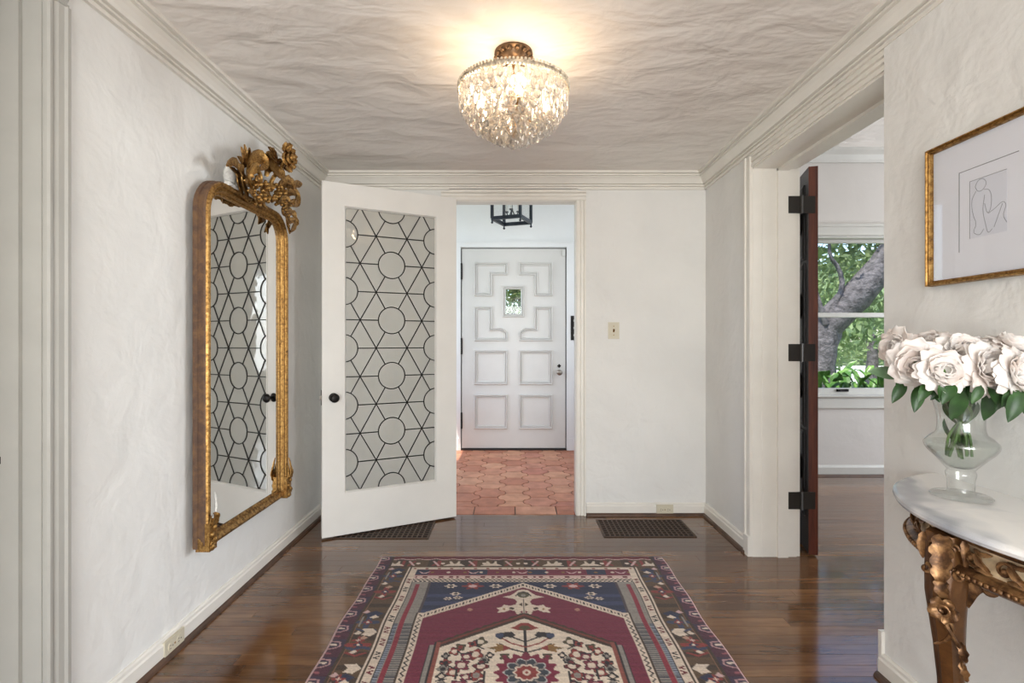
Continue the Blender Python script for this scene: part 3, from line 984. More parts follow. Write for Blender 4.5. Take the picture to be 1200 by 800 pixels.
dbox(MB(), t0, t1, -TH, 0, Z0, gz0).build('bottom_rail', M['paint'], d1, local=True)
for sgn, off in ((1, 0), (-1, -TH)):
    MB().frame([(t0, gz0), (t1, gz0), (t1, gz1), (t0, gz1)], [(-.004, 0), (-.004, .003), (.004, .003), (.012, -.010), (.012, -.020)], lambda a, b_, h, sgn=sgn, off=off: DL(a, off + sgn * h, b_)).build('glazing_bead', M['paint'], d1, local=True)
A0 = .349; CS = .2935; TM = .4285; RC = .084
VR = A0 / math.sqrt(3); SX = CS / (A0 * .8660254)
def clip_rect(poly):
    for ax, v, g in ((0, t0 + .002, True), (0, t1 - .002, False), (1, gz0 + .002, True), (1, gz1 - .002, False)):
        if len(poly) < 3: return []
        poly = clip_poly(poly, ax, v, g)
    return poly
centers = [(TM, .266 + A0 * k) for k in range(6)]
for k in range(-1, 6):
    centers += [(TM - CS, .266 + A0 * (k + .5)), (TM + CS, .266 + A0 * (k + .5))]
lead = MB()
GN = -TH / 2
def lead_seg(p, q, w=.0060):
    # clip a segment to the rectangle
    (xa, ya), (xb, yb) = p, q
    dx, dy = xb - xa, yb - ya
    u0, u1 = 0.0, 1.0
    for pp, qq in ((-dx, xa - t0), (dx, t1 - xa), (-dy, ya - gz0), (dy, gz1 - ya)):
        if abs(pp) < 1e-9:
            if qq < 0: return
        else:
            r = qq / pp
            if pp < 0: u0 = max(u0, r)
            else: u1 = min(u1, r)
    if u1 - u0 < 1e-4: return
    a = (xa + dx * u0, ya + dy * u0); b = (xa + dx * u1, ya + dy * u1)
    lead.bar(DL(a[0], GN, a[1]), DL(b[0], GN, b[1]), .011, w, up=Vector(DL(0, 0, 1)).cross(ex) if False else (ex * -(b[1] - a[1]) + Vector((0, 0, 1)) * (b[0] - a[0])))
done = set()
NA = 8
for cx, cz in centers:
    V = [(cx + VR * math.cos(math.radians(60 * k)) * SX, cz + VR * math.sin(math.radians(60 * k))) for k in range(6)]
    circ = lambda deg, r=RC: (cx + r * math.cos(math.radians(deg)), cz + r * math.sin(math.radians(deg)))
    disc = clip_rect([circ(a) for a in range(0, 360, 12)])
    pieces = [('round_pane', disc)]
    for k in range(6):
        poly = [V[k], V[(k + 1) % 6]] + [circ(60 * (k + 1) - 60 * s / NA) for s in range(NA + 1)]
        pieces.append(('pane', clip_rect(poly)))
        lead_seg(circ(60 * k), V[k])
        key = tuple(sorted(((round(V[k][0], 3), round(V[k][1], 3)), (round(V[(k + 1) % 6][0], 3), round(V[(k + 1) % 6][1], 3)))))
        if key not in done:
            done.add(key)
            lead_seg(V[k], V[(k + 1) % 6])
    for a in range(0, 360, 12):
        lead_seg(circ(a), circ(a + 12))
    for nm, poly in pieces:
        if len(poly) < 3: continue
        ar = abs(sum(poly[i][0] * poly[(i + 1) % len(poly)][1] - poly[(i + 1) % len(poly)][0] * poly[i][1] for i in range(len(poly)))) / 2
        if ar < 2e-5: continue
        n = len(poly)
        tn = rng.uniform(-.0007, .0007)
        vs = [DL(p[0], GN - .0015 + tn, p[1]) for p in poly] + [DL(p[0], GN + .0015 + tn, p[1]) for p in poly]
        fs = [tuple(range(n - 1, -1, -1)), tuple(range(n, 2 * n))] + [(i, (i + 1) % n, n + (i + 1) % n, n + i) for i in range(n)]
        mb = MB(); mb.add(vs, fs)
        mb.build(nm, M['pane'], d1, local=True)
lead.build('lead_came', M['lead'], d1, local=True)
# knob on the free stile, rosette, latch plate on the edge
kt, kz = .783, .845
def dlathe(prof, t, z, n=18, sgn=1, off=0.0):
    mb = MB()
    vs = []; fs = []
    for r, h in prof:
        for k in range(n):
            a = 2 * math.pi * k / n
            vs.append(DL(t + r * math.cos(a), off + sgn * h, z + r * math.sin(a)))
    for i in range(len(prof) - 1):
        for k in range(n):
            k2 = (k + 1) % n
            fs.append((i * n + k, i * n + k2, (i + 1) * n + k2, (i + 1) * n + k))
    fs.append(tuple(range(n - 1, -1, -1))); fs.append(tuple(range((len(prof) - 1) * n, len(prof) * n)))
    mb.add(vs, fs)
    return mb
kp = [(.027, 0), (.027, .004), (.020, .008), (.010, .010), (.009, .030), (.018, .036), (.026, .044), (.027, .054), (.020, .064), (.010, .067), (.003, .067)]
dlathe(kp, kt, kz).build('door_knob', M['black_iron'], d1, 40, local=True, label='round black door knob')
dlathe(kp, kt, kz, sgn=-1, off=-TH).build('door_knob', M['black_iron'], d1, 40, local=True, label='round black door knob')
dbox(MB(), W1 - .001, W1 + .002, -TH + .008, -.008, kz - .045, kz + .045).build('latch_plate', M['black_iron'], d1, local=True)
dbox(MB(), W1, W1 + .010, -TH + .016, -.016, kz - .012, kz + .012).build('latch_bolt', M['nickel'], d1, local=True)
# ------------------------------------------------------------------ outdoors: ground and street
S(MB().box(-30, 60, 4.9, 70, -.75, -.55).box(-30, -1.7, -30, 4.9, -.75, -.55), 'ground', M['lawn'], label='mown lawn outside the windows')
S(MB().box(-30, 60, 21, 36, -.55, -.53), 'street', M['road'], label='pale sunlit street beyond the lawn')

# ================================================================== THINGS
# ------------------------------------------------------------------ oriental rug: dyed pile, one colour per knot
def build_rug():
    RX0, RX1, RYT, RYB = -0.715, 0.815, 2.797, 0.42
    cxr = 0.052
    L = RYT - RYB
    nx = 384
    vs_rows = np.concatenate([np.arange(0, 1.2, .0042), np.arange(1.2, L, .014), [L]])
    xs = np.linspace(RX0, RX1, nx)
    U, V = np.meshgrid(xs - cxr, vs_rows)
    S_ = np.abs(U)
    VV = np.where(V > L / 2, L - V, V)              # the far half repeats at the near end
    C = np.zeros(U.shape + (3,))
    def put(mask, c): C[mask] = lin(c)[:3]
    def rect(a0, a1, b0, b1, c): put((S_ >= a0) & (S_ < a1) & (VV >= b0) & (VV < b1), c)
    def inpoly(X, Y, pts):
        m = np.zeros(X.shape, bool)
        n = len(pts)
        for i in range(n):
            x0, y0 = pts[i]; x1, y1 = pts[(i + 1) % n]
            if y0 == y1: continue
            k = ((Y < y0) != (Y < y1)) & (X < (x1 - x0) * (Y - y0) / (y1 - y0) + x0)
            m ^= k
        return m
    def near(X, Y, pts, w, closed=False):
        m = np.zeros(X.shape, bool)
        n = len(pts)
        for i in range(n if closed else n - 1):
            x0, y0 = pts[i]; x1, y1 = pts[(i + 1) % n]
            dx, dy = x1 - x0, y1 - y0
            t = np.clip(((X - x0) * dx + (Y - y0) * dy) / (dx * dx + dy * dy + 1e-12), 0, 1)
            m |= (X - x0 - t * dx) ** 2 + (Y - y0 - t * dy) ** 2 < w * w
        return m
    CREAM = (222, 203, 184); PINK = (212, 176, 172); MAR = (118, 44, 62); RED = (140, 58, 54); DRED = (108, 40, 46)
    BRN = (94, 72, 50); DBRN = (68, 52, 40); NAVY = (48, 50, 74); BLUE = (62, 68, 92); GREY = (146, 138, 130); DARK = (48, 42, 44); PUR = (80, 42, 56); GOLD = (140, 104, 58)
    half = (RX1 - RX0) / 2
    # outer field: brown, streaked
    put(np.ones(U.shape, bool), BRN)
    streak = np.sin(V * 61 + np.sin(V * 13) * 2) > 0.35
    put(streak & (S_ < .71), DBRN)
    # side border with hooks
    rect(.702, .80, 0, 9, PUR)
    rect(.690, .702, 0, 9, DBRN); rect(.684, .690, 0, 9, (134, 96, 70))
    per = .112
    q = np.mod(VV, per)
    q2 = np.mod(VV + per / 2, per)
    put((S_ > .703) & (np.mod(np.floor(VV / (per / 2)), 2) == 0), (62, 46, 66))
    put(near(S_, q, [(.765, .012), (.722, .018), (.716, .045), (.740, .060), (.765, .064)], .0036) & (S_ > .703), (186, 144, 144))
    put(near(S_, q, [(.750, .034), (.735, .036)], .006) & (S_ > .703), CREAM)
    put(near(S_, q, [(.757, .088), (.738, .092)], .005) & (S_ > .703), (150, 84, 92))
    put((S_ > half - .008), PINK)
    # brown main border, sides
    tv = lambda v0: VV - v0
    def hexleaf(s0, v0, c, k=1.0):
        pts = [(s0, v0), (s0 + .03 * k, v0 - .035 * k), (s0 + .085 * k, v0 - .030 * k), (s0 + .060 * k, v0 - .004), (s0 + .075 * k, v0 + .022 * k), (s0 + .030 * k, v0 + .034 * k)]
        put(inpoly(S_, VV, pts), c)
    def star(s0, v0, c1, c2, r=.04):
        a = np.arctan2(VV - v0, S_ - s0); rr = np.hypot(S_ - s0, VV - v0)
        put(rr < r * (.62 + .38 * np.cos(4 * a)) + .004, c1)
        put(rr < r * .42 * (.7 + .3 * np.cos(4 * a)), c2)
        put(rr < r * .14, CREAM)
    def bird(s0, v0, c, k=1):
        put(inpoly(S_, VV, [(s0, v0), (s0 + .02 * k, v0 - .018), (s0 + .04 * k, v0 + .004), (s0 + .02 * k, v0 + .012)]), c)
    for v0 in (.14, .56, .98, 1.4):
        star(.648, v0 + .10, BLUE, RED, .046)
        star(.648, v0 + .26, RED, NAVY, .048)
        put(inpoly(S_, VV, [(.60, v0 + .03), (.64, v0 + .01), (.675, v0 + .035), (.66, v0 + .06), (.62, v0 + .055)]), NAVY)
        bird(.612, v0 + .06, CREAM); bird(.652, v0 + .18, CREAM, .8); bird(.62, v0 + .215, (190, 150, 128)); bird(.66, v0 + .02, PINK, .8)
        bird(.640, v0 + .305, CREAM, .7)
        put(near(S_, VV, [(.600, v0 + .16), (.63, v0 + .15), (.65, v0 + .165), (.682, v0 + .15)], .005), BLUE)
        put(near(S_, VV, [(.605, v0 + .31), (.64, v0 + .33), (.68, v0 + .31)], .005), RED)
        put(near(S_, VV, [(.676, v0 + .06), (.676, v0 + .13)], .004), GREY)
    for v0 in (.735, .965, 1.19):
        hexleaf(.592, v0, CREAM, .82)
        star(.655, v0 + .055, RED, CREAM, .022)
        put(near(S_, VV, [(.60, v0 + .11), (.63, v0 + .10), (.66, v0 + .115), (.685, v0 + .105)], .008), BLUE)
    # top border
    m = VV < .141
    top_in = (VV < .141) & (S_ < .69)
    put(top_in, BRN)
    put(top_in & (np.sin(U * 37) > .4), DBRN)
    put(top_in & (VV < .035 + .012 * np.abs(np.sin(U * 34))), DRED)
    put((VV < .008), PINK)
    put(top_in & near(U, VV, [(-.7 + i * .02, .036 + .014 * abs(math.sin((-.7 + i * .02) * 34))) for i in range(71)], .0035), PINK)
    for s0 in (.105, .30, .49, .62):
        put(top_in & inpoly(S_, VV, [(s0, .122), (s0 + .030, .095), (s0 + .028, .07), (s0 + .040, .07), (s0 + .045, .095), (s0 + .06, .1), (s0 + .075, .07), (s0 + .085, .07), (s0 + .082, .1), (s0 + .115, .122)]) & (s0 in (.30, .62, .105)), CREAM)
        put(top_in & near(S_, VV, [(s0 - .05, .07), (s0 - .02, .12)], .006), RED)
        put(top_in & near(S_, VV, [(s0 - .02, .07), (s0 - .05, .12)], .006), PINK)
        put(top_in & near(S_, VV, [(s0 + .14, .068), (s0 + .14, .125)], .009), RED)
    for s0 in (0.02, .2, .42, .55):
        put(top_in & (np.hypot(S_ - s0, (VV - .095)) < .011), CREAM)
    # inner guard bands
    rect(.583, .590, .141, 9, CREAM); rect(.572, .583, .12, 9, DBRN)
    inn = S_ < .572
    put(inn & (VV >= .141) & (VV < .167), CREAM)
    put(inn & (VV >= .141) & (VV < .167) & (np.sin(U * 150) * np.sin(U * 47) > .35) & (np.abs(VV - .154) < .007), RED)
    put(inn & (VV >= .167) & (VV < .231), MAR)
    put(inn & (VV >= .172) & (VV < .226) & (np.sin(U * 21) > .55), NAVY)
    for k in range(-6, 7):
        u0 = k * .083
        put(inn & inpoly(U, VV, [(u0 - .03, .186), (u0, .207), (u0 + .03, .186), (u0 + .012, .214), (u0 - .012, .214)]) & (k % 3 == 0), PINK)
        put(inn & (np.hypot(U - u0 - .04, VV - .199) < .009), CREAM if k % 2 else GOLD)
    put(inn & (VV >= .231) & (VV < .268), (214, 184, 172))
    put(inn & (np.abs(VV - .250) < .008) & (np.sin(U * 120) * np.sin(U * 31 + 1) > .15), DRED)
    put(inn & (VV >= .268) & (VV < .304), CREAM)
    put(inn & (VV >= .268) & (VV < .304) & ((np.floor(U / .011) + np.floor(VV / .012)) % 2 == 0), DARK)
    # side guard bands
    put((S_ >= .542) & (S_ < .572) & (VV > .167), CREAM)
    ltr = np.mod(VV, .085); alt = np.mod(np.floor(VV / .085), 3)
    for o, flip in ((.016, 0), (.042, 1)):
        pts = [(.566, o), (.549, o + .008), (.566, o + .016)] if flip == 0 else [(.549, o), (.566, o + .008), (.549, o + .016)]
        mk = (S_ > .543) & (S_ < .571) & (VV > .24) & near(S_, ltr, pts, .0034)
        put(mk & (alt != 1), DRED); put(mk & (alt == 1), DARK)
    put((S_ >= .538) & (S_ < .542) & (VV > .30), DARK)
    put((S_ >= .455) & (S_ < .538) & (VV > .300), GREY)
    hatch = (np.mod(VV, .0126) < .0063) & (VV > .67)
    put((((S_ >= .521) & (S_ < .536)) | ((S_ >= .462) & (S_ < .496))) & hatch, (62, 64, 74))
    put((S_ >= .521) & (S_ < .538) & (VV > .67) & ~hatch, (140, 146, 158))
    put((S_ >= .498) & (S_ < .519) & (VV > .325), (140, 50, 62))
    put((S_ >= .447) & (S_ < .457) & (VV > .304), (80, 70, 72))
    # field
    fld = (S_ < .447) & (VV > .304)
    put(fld, NAVY)
    put(fld & (np.sin(VV * 90) > .2) & (VV > .40), (62, 68, 98))
    gy = lambda s, a, b: a + (b - a) * s / .447           # gable line: v at distance s
    gab = VV - (.312 + S_ * (.585 - .312) / .428)
    # rosettes on the blue
    for s0, v0, r, c in ((.24, .345, .052, RED), (.13, .345, .030, CREAM), (.345, .345, .030, CREAM), (.315, .42, .026, CREAM), (.300, .455, .022, CREAM), (.345, .465, .02, CREAM)):
        a = np.arctan2((VV - v0) * 1.3, S_ - s0); rr = np.hypot(S_ - s0, (VV - v0) * 1.5)
        put(fld & (gab < 0) & (rr < r * (.8 + .25 * np.cos(6 * a))), c)
        put(fld & (gab < 0) & (rr < r * .4), DARK if c == CREAM else PINK)
    put(fld & (gab > 0) & (S_ < .428), CREAM)
    put(fld & (gab > .006) & (gab < .040) & (np.mod(S_ * 1.0, .014) < .006) & (np.abs(gab - .022) < .010), DARK)
    put((S_ >= .425) & (S_ < .455) & (VV > .585), CREAM)
    zz = np.abs(np.mod(VV, .030) - .015) / .015 * .014
    put((S_ >= .427) & (S_ < .453) & (VV > .6) & (np.abs(S_ - .433 - zz) < .0035), DARK)
    put((S_ >= .455) & (S_ < .462) & (VV > .585), DBRN)
    mar = (S_ < .425) & (gab > .045)
    put(mar, MAR)
    put(mar & (np.sin(VV * 210 + np.sin(U * 9) * 1.2) > .55), (116, 42, 64))
    put(mar & (np.hypot(S_ - .235, VV - .56) < .012), (176, 130, 110))
    # finial over the cream panel
    fin = [(0, .378), (.024, .388), (.040, .412), (.058, .436), (.096, .448), (.062, .460), (.038, .470), (.030, .492), (.034, .515), (.060, .528), (.088, .518), (.098, .538), (.122, .548), (.106, .562), (.114, .585), (.084, .582), (.060, .562), (.038, .572), (.034, .592), (.020, .606), (.010, .618), (.010, .64), (0, .64)]
    put(mar & inpoly(S_, VV, fin), CREAM)
    put(mar & (np.hypot(S_ * 1.0, VV - .432) < .026), (86, 80, 60)); put(mar & (np.hypot(S_, VV - .435) < .012), GREY)
    put(mar & near(S_, VV, [(0, .40), (.022, .412), (.034, .440)], .0035), DARK)
    put(mar & near(S_, VV, [(0, .470), (0, .59)], .0035), DARK)
    put(mar & inpoly(S_, VV, [(.006, .500), (.022, .515), (.006, .535)]), DBRN)
    put(mar & inpoly(S_, VV, [(.040, .548), (.058, .538), (.066, .552), (.048, .562)]), DBRN)
    put(mar & inpoly(S_, VV, [(.080, .545), (.094, .552), (.084, .566)]), GOLD)
    put(mar & inpoly(S_, VV, [(.004, .565), (.018, .578), (.004, .598)]), MAR)
    # cream panel with flowers
    cg = VV - (.632 + S_ * (.838 - .632) / .33)
    serr = .010 * np.abs(np.mod(S_, .036) - .018) / .018
    cr_out = (S_ < .365) & (cg > -.052)
    put(cr_out & (cg > -.052 + serr) & (S_ < .352), DBRN)
    put(cr_out & (cg > -.034) & (cg < -.020) & (S_ < .352), (120, 60, 48))
    put((S_ >= .352) & (S_ < .368) & (VV > .82), GREY)
    put((S_ >= .368) & (S_ < .374) & (VV > .82), DARK)
    put((S_ >= .330) & (S_ < .352) & (VV > .80), (140, 78, 66))
    put((S_ >= .344) & (S_ < .352) & (VV > .80), DARK)
    crm = (S_ < .330) & (cg > 0)
    put(crm, (228, 210, 190))
    def spray(s0, v0, r, c, c2):
        a = np.arctan2(VV - v0, S_ - s0); rr = np.hypot(S_ - s0, (VV - v0) * .9)
        put(crm & (rr < .0032 + r * 1.02 * (.82 + .2 * np.cos(4 * a + s0 * 40))), DARK)
        put(crm & (rr < r * 1.02 * (.82 + .2 * np.cos(4 * a + s0 * 40))), c)
        put(crm & (rr < r * .5), c2)
    G1 = (84, 76, 52)
    put(crm & near(S_, VV, [(0, .70), (0, .88)], .005), DARK)
    for v0, w in ((.755, .07), (.79, .09), (.825, .10)):
        put(crm & near(S_, VV, [(0, v0 + .045), (w * .6, v0 + .02), (w, v0 - .012)], .004), DARK if v0 != .79 else RED)
    put(crm & inpoly(S_, VV, [(0, .665), (.020, .668), (.040, .690), (.058, .705), (.03, .718), (0, .722)]), RED)
    put(crm & inpoly(S_, VV, [(0, .685), (.018, .69), (.025, .71), (0, .72)]), G1)
    put(crm & inpoly(S_, VV, [(.035, .755), (.055, .73), (.10, .738), (.118, .765), (.10, .785), (.075, .765), (.055, .775)]), DARK)
    put(crm & (np.hypot(S_ - .102, VV - .757) < .017), BLUE)
    put(crm & inpoly(S_, VV, [(.055, .842), (.085, .82), (.115, .812), (.11, .828), (.145, .84), (.115, .850), (.12, .868), (.09, .86)]), GOLD)
    put(crm & inpoly(S_, VV, [(.055, .842), (.085, .82), (.088, .86)]), RED)
    put(crm & inpoly(S_, VV, [(.120, .842), (.145, .84), (.12, .852)]), G1)
    for s0, v0, r, c, c2 in ((.175, .80, .026, G1, CREAM), (.205, .815, .018, RED, DARK), (.250, .835, .020, G1, RED), (.270, .862, .022, RED, CREAM), (.19, .88, .030, RED, CREAM),
                             (.222, .895, .022, MAR, CREAM), (.080, .893, .018, G1, MAR), (.135, .885, .015, DARK, CREAM), (.30, .89, .016, DARK, GREY), (.155, .915, .018, GREY, DARK),
                             (.295, .93, .020, RED, DARK), (.235, .945, .030, MAR, CREAM), (.165, .950, .028, DRED, CREAM), (.30, .965, .02, GREY, DARK), (.262, .985, .024, RED, CREAM),
                             (.178, 1.0, .026, RED, GREY), (.30, 1.005, .018, DARK, CREAM), (.215, 1.01, .020, MAR, CREAM), (.16, 1.055, .026, DRED, CREAM), (.235, 1.055, .030, MAR, CREAM), (.295, 1.05, .02, GREY, DARK),
                             (.19, 1.11, .03, RED, CREAM), (.26, 1.12, .024, G1, RED), (.12, 1.14, .024, GOLD, RED), (.06, 1.13, .02, G1, MAR), (.30, 1.10, .018, DARK, CREAM), (.23, 1.165, .02, MAR, CREAM)):
        spray(s0, v0, r, c, c2)
    for pts in ([(.19, .79), (.185, .83), (.16, .845)], [(.26, .86), (.245, .875), (.20, .87)], [(.14, .90), (.14, .93), (.175, .94)], [(.28, .95), (.25, .97), (.25, 1.02)], [(.15, .98), (.15, 1.03), (.185, 1.04)], [(.315, .92), (.29, .945)], [(.315, 1.03), (.28, 1.02)]):
        put(crm & near(S_, VV, pts, .0035), DARK)
    # medallion
    a = np.arctan2(VV - .985, U); rr = np.hypot(U, (VV - .985) * 1.02)
    put(crm & (rr < .108 + .010 * np.cos(16 * a)), (124, 40, 62))
    put(crm & (rr < .078 + .008 * np.cos(10 * a)), (190, 190, 184)); put(crm & (rr < .072 + .008 * np.cos(10 * a)), (62, 66, 74))
    put(crm & (np.cos(10 * a) < -.80) & (rr > .046) & (rr < .070), GREY)
    put(crm & (rr < .046 + .004 * np.cos(10 * a)), CREAM); put(crm & (rr < .038 + .003 * np.cos(10 * a)), RED); put(crm & (rr < .016), CREAM); put(crm & (rr < .007), RED)
    put(crm & inpoly(U, VV, [(-.018, .885), (0, .862), (.018, .885), (0, .892)]), MAR)
    # abrash and knot noise
    rr_ = np.random.RandomState(3)
    C *= (1 + .07 * rr_.randn(C.shape[0], 1, 1)) * (1 + .09 * rr_.randn(C.shape[0], C.shape[1], 1))
    C = np.clip(C * 0.80, 0, 1)
    h, w = U.shape
    wob = .004 * np.sin(V * 7.3) + .003 * np.sin(V * 17)
    X = U + cxr + wob * (S_ / half)
    X = X + np.where(U > 0, .010 * np.clip((V - 0) / 1.0, 0, 1) * 0, 0)
    Y = RYT - V
    edge = np.minimum.reduce([np.clip((half - S_) / .012, 0, 1), np.clip(V / .012, 0, 1), np.clip((L - V) / .012, 0, 1)])
    Z = .003 + .006 * np.sqrt(edge) + .0006 * rr_.rand(h, w)
    top = np.stack([X, Y, Z], -1).reshape(-1, 3)
    idx = np.arange(h * w).reshape(h, w)
    quads = np.stack([idx[:-1, :-1], idx[1:, :-1], idx[1:, 1:], idx[:-1, 1:]], -1).reshape(-1, 4)
    # skirt down to the floor
    ring = np.concatenate([idx[0, :], idx[1:, -1], idx[-1, -2::-1], idx[-2:0:-1, 0]])
    low = top[ring].copy(); low[:, 2] = 0.0006
    b0 = h * w
    nr = len(ring)
    k = np.arange(nr); k2 = (k + 1) % nr
    sk = np.stack([ring[k], ring[k2], b0 + k2, b0 + k], -1)
    allv = np.concatenate([top, low]); allf = np.concatenate([quads, sk])
    me = bpy.data.meshes.new('oriental_rug')
    me.vertices.add(len(allv)); me.vertices.foreach_set('co', allv.astype(np.float32).ravel())
    me.loops.add(allf.size); me.loops.foreach_set('vertex_index', allf.astype(np.int32).ravel())
    me.polygons.add(len(allf)); me.polygons.foreach_set('loop_start', np.arange(0, allf.size, 4, dtype=np.int32))
    me.update(calc_edges=True); me.validate()
    ca = me.color_attributes.new('dye', 'FLOAT_COLOR', 'POINT')
    cols = np.ones((len(allv), 4), np.float32)
    cols[:h * w, :3] = C.reshape(-1, 3); cols[h * w:, :3] = C.reshape(-1, 3)[ring]
    ca.data.foreach_set('color', cols.ravel())
    m, nt, b = new_mat('dyed_wool_pile')
    at = nt.nodes.new('ShaderNodeAttribute'); at.attribute_name = 'dye'
    nt.links.new(at.outputs['Color'], b.inputs['Base Color'])
    b.inputs['Roughness'].default_value = 0.9
    b.inputs['Specular IOR Level'].default_value = 0.15
    b.inputs['Sheen Weight'].default_value = 0.15
    add_bump(nt, b, noise_tex(nt, coords(nt, 'World', (1, 2.2, 1)), 240, 3, 0.6), 0.5, 0.003)
    me.materials.append(m)
    o = link_mesh('oriental_rug', me)
    props(o, 'oriental rug with maroon field, navy corners and cream flowered medallion panel', 'rug')
build_rug()

# ------------------------------------------------------------------ floor registers
def register(name_label, x0, x1, y0, y1, nxh, nyh):
    r = empty('floor_register', ((x0 + x1) / 2, (y0 + y1) / 2, 0), label=name_label, cat='vent')
    MB().box(x0, x1, y0, y1, .0002, .0012).build('backing', M['cavity_shade'], r)
    g = MB()
    m = .012
    g.box(x0, x1, y0, y0 + m, .0012, .005).box(x0, x1, y1 - m, y1, .0012, .005).box(x0, x0 + m, y0 + m, y1 - m, .0012, .005).box(x1 - m, x1, y0 + m, y1 - m, .0012, .005)
    g.build('frame', M['register'], r)
    b = MB()
    bw = .0080
    for i in range(1, nxh):
        x = x0 + m + (x1 - x0 - 2 * m) * i / nxh
        b.box(x - bw / 2, x + bw / 2, y0 + m, y1 - m, .0012, .0045)
    for i in range(1, nyh):
        y = y0 + m + (y1 - y0 - 2 * m) * i / nyh
        b.box(x0 + m, x1 - m, y - bw / 2, y + bw / 2, .0014, .0047)
    b.build('grille', M['register'], r)
register('brown floor register with square holes in front of the bare back wall', .555, 1.115, 3.085, 3.385, 18, 8)
register('brown floor register partly hidden under the leaded glass door', -1.075, -.500, 3.06, 3.36, 18, 8)

# ------------------------------------------------------------------ switch and outlets
sw = empty('light_switch', (.697, YB, CZ + .075), label='almond single light switch on the back wall right of the doorway', cat='switch')
def SB(px, py): return PY(px, py, YB)
a = SB(712.5, 397); b_ = SB(725.5, 377.5)
MB().box(a.x, b_.x, YB - .006, YB + .004, a.z, b_.z).build('plate', M['bone'], sw)
cxs, czs = (a.x + b_.x) / 2, (a.z + b_.z) / 2
MB().prism([(YB - .006, czs - .011), (YB - .010, czs - .006), (YB - .019, czs + .006), (YB - .016, czs + .010), (YB - .006, czs + .011)], 'x', cxs - .005, cxs + .005).build('toggle', M['brass'], sw)
for dz in (-.03, .03):
    MB().lathe([(.0035, 0), (.0035, -.0015), (.001, -.002)], (cxs, YB - .006, czs + dz), 8, 'y').build('screw', M['brass'], sw)

def outlet(name_label, to, cu, cv, w=.114, h=.066):
    """plate lies in a wall plane; to(u, v, n) -> point, n away from the wall"""
    base = Vector(to(cu, cv, 0))
    t = empty('wall_outlet', base, label=name_label, cat='outlet')
    def slab(u0, u1, v0, v1, n0, n1):
        mb = MB()
        mb.add([to(u0, v0, n0), to(u1, v0, n0), to(u1, v1, n0), to(u0, v1, n0), to(u0, v0, n1), to(u1, v0, n1), to(u1, v1, n1), to(u0, v1, n1)],
               [(0, 3, 2, 1), (4, 5, 6, 7), (0, 1, 5, 4), (1, 2, 6, 5), (2, 3, 7, 6), (3, 0, 4, 7)])
        return mb
    slab(cu - w / 2, cu + w / 2, cv - h / 2, cv + h / 2, -.004, .005).build('plate', M['bone'], t)
    for s in (-1, 1):
        uc = cu + s * .024
        mb = MB()
        n = 16
        pts = [(uc + .017 * math.cos(2 * math.pi * k / n) * (1.0 if abs(math.cos(2 * math.pi * k / n)) < .8 else .9), cv + .015 * math.sin(2 * math.pi * k / n)) for k in range(n)]
        mb.add([to(p[0], p[1], .004) for p in pts] + [to(p[0], p[1], .0075) for p in pts], [tuple(range(n - 1, -1, -1)), tuple(range(n, 2 * n))] + [(i, (i + 1) % n, n + (i + 1) % n, n + i) for i in range(n)])
        so = mb.build('socket', M['bone'], t)
        sl = slab(uc - .007, uc - .001, cv + .004, cv + .006, .006, .0079)
        s2 = slab(uc - .008, uc - .001, cv - .007, cv - .005, .006, .0079)
        s3 = slab(uc + .006, uc + .011, cv - .002, cv + .002, .006, .0079)
        sl.add(s2.v, s2.f); sl.add(s3.v, s3.f)
        sl.build('slots', M['cavity_shade'], so)
    slab(cu - .003, cu + .003, cv - .003, cv + .003, .004, .0062).build('screw', M['brass'], t)
p = PY(778, 596, YB)
outlet('almond outlet set in the baseboard under the light switch', lambda u, v, n: (u, YB - .018 - n, v), p.x, .042)
outlet('almond outlet set in the left baseboard near the side doorway', lambda u, v, n: (XL + .018 + n, u, v), 1.282 * 600 / 396.5, .040, .112, .060)

# ------------------------------------------------------------------ gilt mirror
XM = -1.277                                       # back of the mirror, a little off the wall
XF = XM + .062                                    # front of the frame
mir_o = empty('gilt_mirror', (XL, 2.42, .35), label='tall worn gilt mirror with a carved floral crest on the left wall', cat='mirror')
my0, my1, mz0, mz1, rad = 2.042, 2.796, .350, 1.862, .15
def outline(off):
    y0, y1, z0, z1 = my0 + off, my1 - off, mz0 + off, mz1 - off
    r = max(.02, rad - off)
    pts = [(y0, z0), (y1, z0), (y1, z1 - r)]
    for k in range(1, 8):
        a = math.pi / 2 * k / 8
        pts.append((y1 - r + r * math.cos(a), z1 - r + r * math.sin(a)))
    pts.append((y1 - r, z1)); pts.append((y0 + r, z1))
    for k in range(1, 8):
        a = math.pi / 2 * k / 8
        pts.append((y0 + r - r * math.sin(a), z1 - r + r * math.cos(a)))
    pts.append((y0, z1 - r))
    return pts
to_m = lambda a, b, h: (XM + h, a, b)
op = outline(0)
op = op[1:] + op[:1]                               # open at the foot: right stile, arch, left stile
MB().frame(op, [(.012, .002), (0, .004), (0, .020), (.004, .024), (.002, .046), (.006, .052), (.018, .054)], to_m, False).build('frame_side', M['bole'], mir_o, 35, label='reddish worn side of the frame')
MB().frame(op, [(.006, .051), (.010, .060), (.018, .062), (.025, .056), (.028, .047), (.034, .051), (.042, .051), (.047, .043), (.050, .036), (.056, .038), (.061, .034), (.064, .024), (.066, .010)], to_m, False).build('frame_moulding', M['gold'], mir_o, 35)
rp = [(mz0, XM + .002), (mz0 - .002, XM + .050), (mz0 + .008, XM + .054), (mz0 + .016, XM + .046), (mz0 + .026, XM + .044), (mz0 + .032, XM + .034), (mz0 + .040, XM + .032), (mz0 + .046, XM + .012), (mz0 + .046, XM + .002)]
